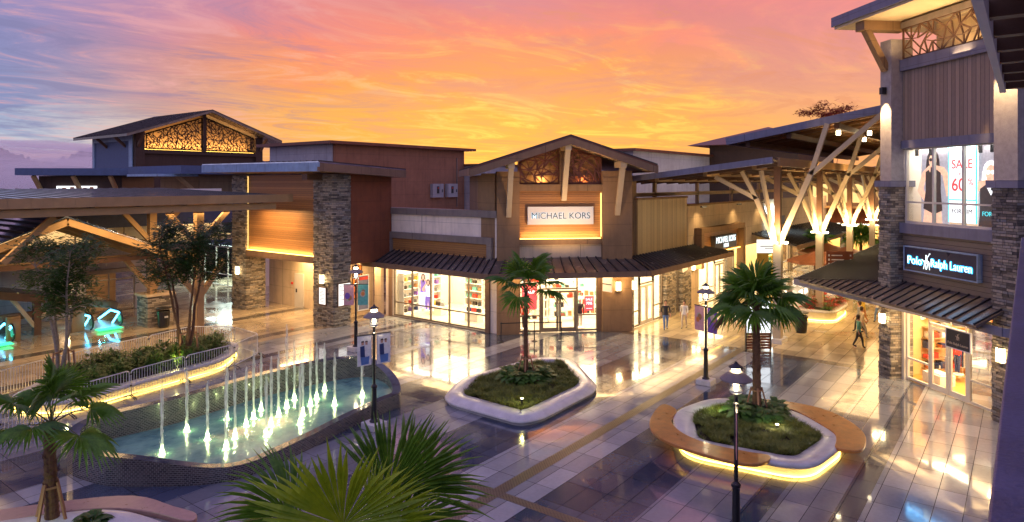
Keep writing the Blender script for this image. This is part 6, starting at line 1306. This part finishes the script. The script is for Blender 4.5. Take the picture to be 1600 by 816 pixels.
def mannequin(fr, s, n, z, top, leg, lab, h=1.75):
    x, y, _ = fr.w(s, n, 0); tg = thing('mannequin', lab, 'mannequin', (x, y, z)); b = MB(fr)
    for sg_ in (-1, 1): b.tube([(s + sg_ * .07, n, z + .1), (s + sg_ * .08, n, z + h * .27), (s + sg_ * .08, n, z + h * .5)], [.045, .06, .085], 8)
    b.build('legs', leg, tg); MB(fr).tube([(s, n, z + h * .48), (s, n, z + h * .56), (s, n, z + h * .62), (s, n, z + h * .74), (s, n, z + h * .81), (s, n, z + h * .84)], [.15, .14, .13, .17, .14, .05], 12).build('torso', top, tg)
    b = MB(fr)
    for sg_ in (-1, 1): b.tube([(s + sg_ * .17, n, z + h * .8), (s + sg_ * .22, n - .02, z + h * .62), (s + sg_ * .18, n - .1, z + h * .47)], [.05, .04, .03], 7)
    b.build('arms', top, tg); MB(fr).tube([(s, n, z + h * .83), (s, n, z + h * .87), (s, n - .01, z + h * .9), (s, n - .01, z + h * .95), (s, n, z + h)], [.045, .05, .08, .09, .03], 10).build('head', 'cloth_white', tg); MB(fr).lathe(s, n, [(.25, z), (.25, z + .03)], 16).build('stand', 'white', tg)
mannequin(FC, 4.95, .9, .03, 'ink', 'cloth_white', 'white legged mannequin in black top right of the entrance doors')
mannequin(FC, 1.7, 1.0, .03, 'red', 'ink', 'mannequin in red top behind the left entrance window')
mannequin(FP, 4.3, 1.0, .4, 'orange', 'green', 'mannequin in orange top and green trousers in the right tower store window', 1.8); mannequin(FP, .7, 2.0, .3, 'red', 'navy_cloth', 'mannequin in red top behind the left tower store window', 1.8)
def plinth(fr, s0, s1, n0, n1, h, lab):
    x, y, _ = fr.w((s0 + s1) / 2, (n0 + n1) / 2, 0); tg = thing('display_plinth', lab, 'display plinth', (x, y, 0)); MB(fr).box(s0, s1, n0, n1, .02, h).build('box', 'white', tg); MB(fr).box(s0 + .1, s1 - .1, n0 + .1, n1 - .1, h, h + .04).build('top_tray', 'interior', tg)
plinth(FP, .4, 1.4, .6, 1.3, .45, 'low white display plinth in the left tower store window'); plinth(FP, 3.8, 4.6, .6, 1.4, .4, 'low white display plinth under the orange topped mannequin')
for i, (s, n, mt) in enumerate(((1.0, 2.6, ('red', 'navy_cloth', 'cloth_white', 'grey')), (2.6, 3.0, ('orange', 'mustard', 'ink', 'red')), (3.9, 2.4, ('red', 'grey', 'tan_leather', 'navy_cloth')), (.4, 3.9, ('red', 'red', 'tan_leather', 'orange')), (5.6, 3.6, ('ink', 'teal', 'red', 'sand')))):
    x, y, _ = FP.w(s, n, 0); tg = thing('clothes_rail', ['clothes rail of red and navy shirts behind the left door leaf', 'clothes rail of orange and dark garments in the middle of the tower store', 'clothes rail behind the right tower store window', 'clothes rail of red garments at the back left of the tower store', 'clothes rail at the back right of the tower store'][i], 'clothes rail', (x, y, 0))
    b = MB(FP); 
    for q in (-.7, .7): b.bar((s + q, n, .02), (s + q, n, 1.5), .03)
    b.bar((s - .7, n, 1.5), (s + .7, n, 1.5), .03); b.bar((s - .7, n - .2, .05), (s - .7, n + .2, .05), .04); b.bar((s + .7, n - .2, .05), (s + .7, n + .2, .05), .04); b.build('frame', 'white', tg)
    for j in range(12): q = s - .62 + j * .11; MB(FP).vprism([(q, .55), (q + .06, .55), (q + .06, 1.42), (q + .03, 1.49), (q, 1.42)], n - .22, n + .22).build('garment', mt[j % 4], tg)
for i, (n0_, w_) in enumerate(((1.2, 'front'), (2.4, 'middle'), (3.6, 'rear'))):
    x, y, _ = FP.w(-.3, n0_ + .4, 0); tg = thing('shelf_unit', 'oak side wall shelf unit of folded clothes in the tower store, %s one' % w_, 'shelf unit', (x, y, 0), 'side wall shelves in the tower store'); b = MB(FP)
    for lv in range(6): b.box(-.38, .0, n0_, n0_ + 1.0, .3 + lv * .45, .34 + lv * .45)
    b.build('shelves', 'timber', tg)
    for mt in ('red', 'navy_cloth', 'cloth_white', 'orange', 'grey'):
        b = MB(FP)
        for q in range(6): n_ = n0_ + rr.uniform(0, .75); z = .341 + .45 * rr.randrange(6); b.box(-.34, -.06, n_, n_ + .24, z, z + rr.uniform(.12, .3))
        b.build('folded_clothes', mt, tg)
for z0 in (1.7, 2.3):
    tg = thing('wall_shelf', 'back wall shelf of folded clothes in the tower store, %s' % ('lower' if z0 < 2 else 'upper'), 'shelf', FP.w(3, 5.1, z0)); MB(FP).box(.3, 7, 4.8, 5.19, z0, z0 + .05).build('board', 'timber', tg)
    for mt in ('red', 'navy_cloth', 'cloth_white', 'orange'):
        b = MB(FP)
        for q in range(5): s = rr.uniform(.4, 6.6); b.box(s, s + .3, 4.85, 5.1, z0 + .05, z0 + .05 + rr.uniform(.15, .4))
        b.build('folded_clothes', mt, tg)
# posters on the corner store glass
ps = thing('fashion_poster', 'tall purple tinted poster of two figures inside the left store window', 'poster', FL.w(3.1, .5, 0)); MB(FL).box(2.4, 3.72, .5, .54, .6, 3.2).build('board', 'b_peach', ps)
figure(FL, ps, 2.85, .75, 2.1, .495, top='b_purple', legs='b_white'); figure(FL, ps, 3.3, .65, 1.9, .47, top='b_white', legs='b_purple', flip=-1)
sp = thing('sale_sign', 'red SALE 70% sign standing in the window right of the doors', 'sale sign', FC.w(5.35, .3, 1)); MB(FC).box(5.05, 5.6, .2, .23, 1.15, 1.98).build('board', 'b_red', sp); text('lettering', 'SALE', FC, 5.32, 1.8, .19, 'b_white', sp, n=.19, ext=.004, off=.004); text('lettering', '70%', FC, 5.32, 1.57, .22, 'b_white', sp, n=.19, ext=.004, off=.006); MB(FC).box(5.15, 5.5, .188, .198, 1.27, 1.3).build('print', 'b_white', sp)
sp = thing('sale_sign', 'large red SALE poster in the window left of the doors', 'sale sign', FC.w(1.9, .3, 1)); MB(FC).box(1.45, 2.3, .25, .28, 1.3, 2.75).build('board', 'b_red', sp); text('lettering', 'SALE', FC, 1.87, 2.3, .3, 'b_white', sp, n=.24, ext=.004, off=.006)
# bookshop shelves
for i in range(3):
    tg = shelf(33.0, 33.4, 50.4 + i * 2, 52.1 + i * 2, 'white shelf of books in the green lit shop, %s' % ['right', 'middle', 'left'][i], n=5, group='bookshop shelves')
    for mt in ('navy_cloth', 'red', 'teal', 'ink'):
        b = MB()
        for q in range(9): y = 50.45 + i * 2 + rr.uniform(0, 1.5); z = .12 + .496 * rr.randrange(5); b.box(33.02, 33.3, y, y + .1, z, z + rr.uniform(.22, .38))
        b.build('books', mt, tg)
# ================================================================== people
def person(x, y, ang, lab, top, leg, hair='hair', stride=.19, h=1.68, arm=.2, bag=None, sit=False):
    tg_name = 'person'; k = h / 1.68; me = bpy.data.meshes.new('person'); hp = .9 if not sit else .48
    J = {'pel': (0, 0, hp), 'bel': (0, 0, hp + .18), 'che': (0, -.01, hp + .38), 'nk': (0, 0, hp + .53), 'hd0': (0, .01, hp + .6), 'hd1': (0, .02, hp + .68), 'hd2': (0, .01, hp + .76)}
    R0 = {'pel': (.15, .11), 'bel': (.125, .09), 'che': (.15, .1), 'nk': (.05, .05), 'hd0': (.062, .07), 'hd1': (.075, .09), 'hd2': (.06, .07)}
    E = [('pel', 'bel'), ('bel', 'che'), ('che', 'nk'), ('nk', 'hd0'), ('hd0', 'hd1'), ('hd1', 'hd2')]
    for s, sg_ in (('l', 1), ('r', -1)):
        st_ = stride * sg_
        if sit: J.update({s + 'hip': (.1 * sg_, .02, hp - .02), s + 'kn': (.12 * sg_, .42, hp + .0), s + 'an': (.12 * sg_, .44, .09), s + 'to': (.12 * sg_, .58, .04)})
        else: J.update({s + 'hip': (.095 * sg_, 0, hp - .06), s + 'kn': (.095 * sg_, st_ * .6 + .04, .48), s + 'an': (.09 * sg_, st_ - (.06 if st_ < 0 else 0), .1 + (.03 if st_ < 0 else 0)), s + 'to': (.1 * sg_, st_ + .12, .045)})
        J.update({s + 'sh': (.185 * sg_, 0, hp + .47), s + 'el': (.235 * sg_, -st_ * arm * 2 - .02, hp + .2), s + 'wr': (.24 * sg_, -st_ * arm * 4 + .1, hp - .02), s + 'ha': (.24 * sg_, -st_ * arm * 4.3 + .14, hp - .1), s + 'fi': (.235 * sg_, -st_ * arm * 4.5 + .17, hp - .18)})
        R0.update({s + 'hip': (.1, .1), s + 'kn': (.06, .062), s + 'an': (.042, .045), s + 'to': (.045, .035), s + 'sh': (.062, .06), s + 'el': (.042, .042), s + 'wr': (.028, .028), s + 'ha': (.038, .022), s + 'fi': (.02, .012)})
        E += [('pel', s + 'hip'), (s + 'hip', s + 'kn'), (s + 'kn', s + 'an'), (s + 'an', s + 'to'), ('che', s + 'sh'), (s + 'sh', s + 'el'), (s + 'el', s + 'wr'), (s + 'wr', s + 'ha'), (s + 'ha', s + 'fi')]
    ks = list(J); me.from_pydata([tuple(c * k for c in J[q]) for q in ks], [(ks.index(a), ks.index(c)) for a, c in E], []); o = bpy.data.objects.new('person', me); C.objects.link(o)
    sk = o.modifiers.new('skin', 'SKIN'); sk.use_smooth_shade = True
    for i, q in enumerate(ks): me.skin_vertices[0].data[i].radius = tuple(c * k for c in R0[q]); me.skin_vertices[0].data[i].use_root = (q == 'pel')
    su = o.modifiers.new('sub', 'SUBSURF'); su.levels = su.render_levels = 2; bpy.context.view_layer.update()
    m2 = bpy.data.meshes.new_from_object(o.evaluated_get(bpy.context.evaluated_depsgraph_get())); bpy.data.objects.remove(o)
    for mt in ('skin', top, leg, 'ink'): m2.materials.append(M[mt])
    for p in m2.polygons:
        c = p.center / k; z = c.z - hp; p.use_smooth = True
        p.material_index = 0 if (z > .5 or (abs(c.x) > .2 and z < .1)) else (1 if z > -.04 and c.y < .2 or z > .06 else (3 if c.z < .1 else 2))
    o = bpy.data.objects.new('person', m2); C.objects.link(o); o.location = (x, y, 0.004); o.rotation_euler = (0, 0, R(ang)); tag(o, lab, 'person')
    hb = MB(); 
    hb.tube([(0, -.03 * k, (hp + .6) * k), (0, -.035 * k, (hp + .7) * k), (0, -.01 * k, (hp + .79) * k), (0, 0, (hp + .83) * k)], [.07 * k, .095 * k, .085 * k, .02 * k], 12); h_ = hb.build('hair', hair); h_.parent = o
    if bag:
        bb = MB(); bb.box(-.32 * k, -.26 * k, -.1, .18, hp - .45, hp - .15); bb.tube([(-.29 * k, .0, hp - .15), (-.27 * k, .06, hp - .05), (-.29 * k, .12, hp - .15)], .01, 5); b_ = bb.build('shopping_bag', bag); tag(b_, 'white shopping bag in the hand of a walking shopper', 'bag'); b_.location = o.location; b_.rotation_euler = o.rotation_euler
    return o
person(36.4, 16.6, 120, 'shopper in black top walking past the pale store doors', 'ink', 'denim'); person(37.4, 15.9, 100, 'shopper in white top beside the pale store doors', 'cloth_white', 'sand', h=1.6)
person(41.0, 7.2, -150, 'shopper in sand shirt walking under the slate canopy edge', 'sand', 'grey'); person(42.4, 7.6, 20, 'shopper in grey top near the side street planter', 'grey', 'ink', h=1.75, bag='cloth_white')
person(45.3, 7.9, 40, 'shopper in orange top walking beside the lit planter foot', 'mustard', 'tan_leather'); person(46.2, 7.2, 60, 'shopper in white shirt walking away down the side street', 'cloth_white', 'denim', h=1.72)
person(38.4, 6.9, -160, 'shopper in teal top by the stone pier of the tower store', 'teal', 'ink')
# ------------------------------------------------------------------ tidy
for o in list(C.objects):
    if o.type == 'LIGHT': o.name = {'POINT': 'lamp_light', 'SPOT': 'spot_light', 'AREA': 'area_light', 'SUN': 'sun'}[o.data.type]
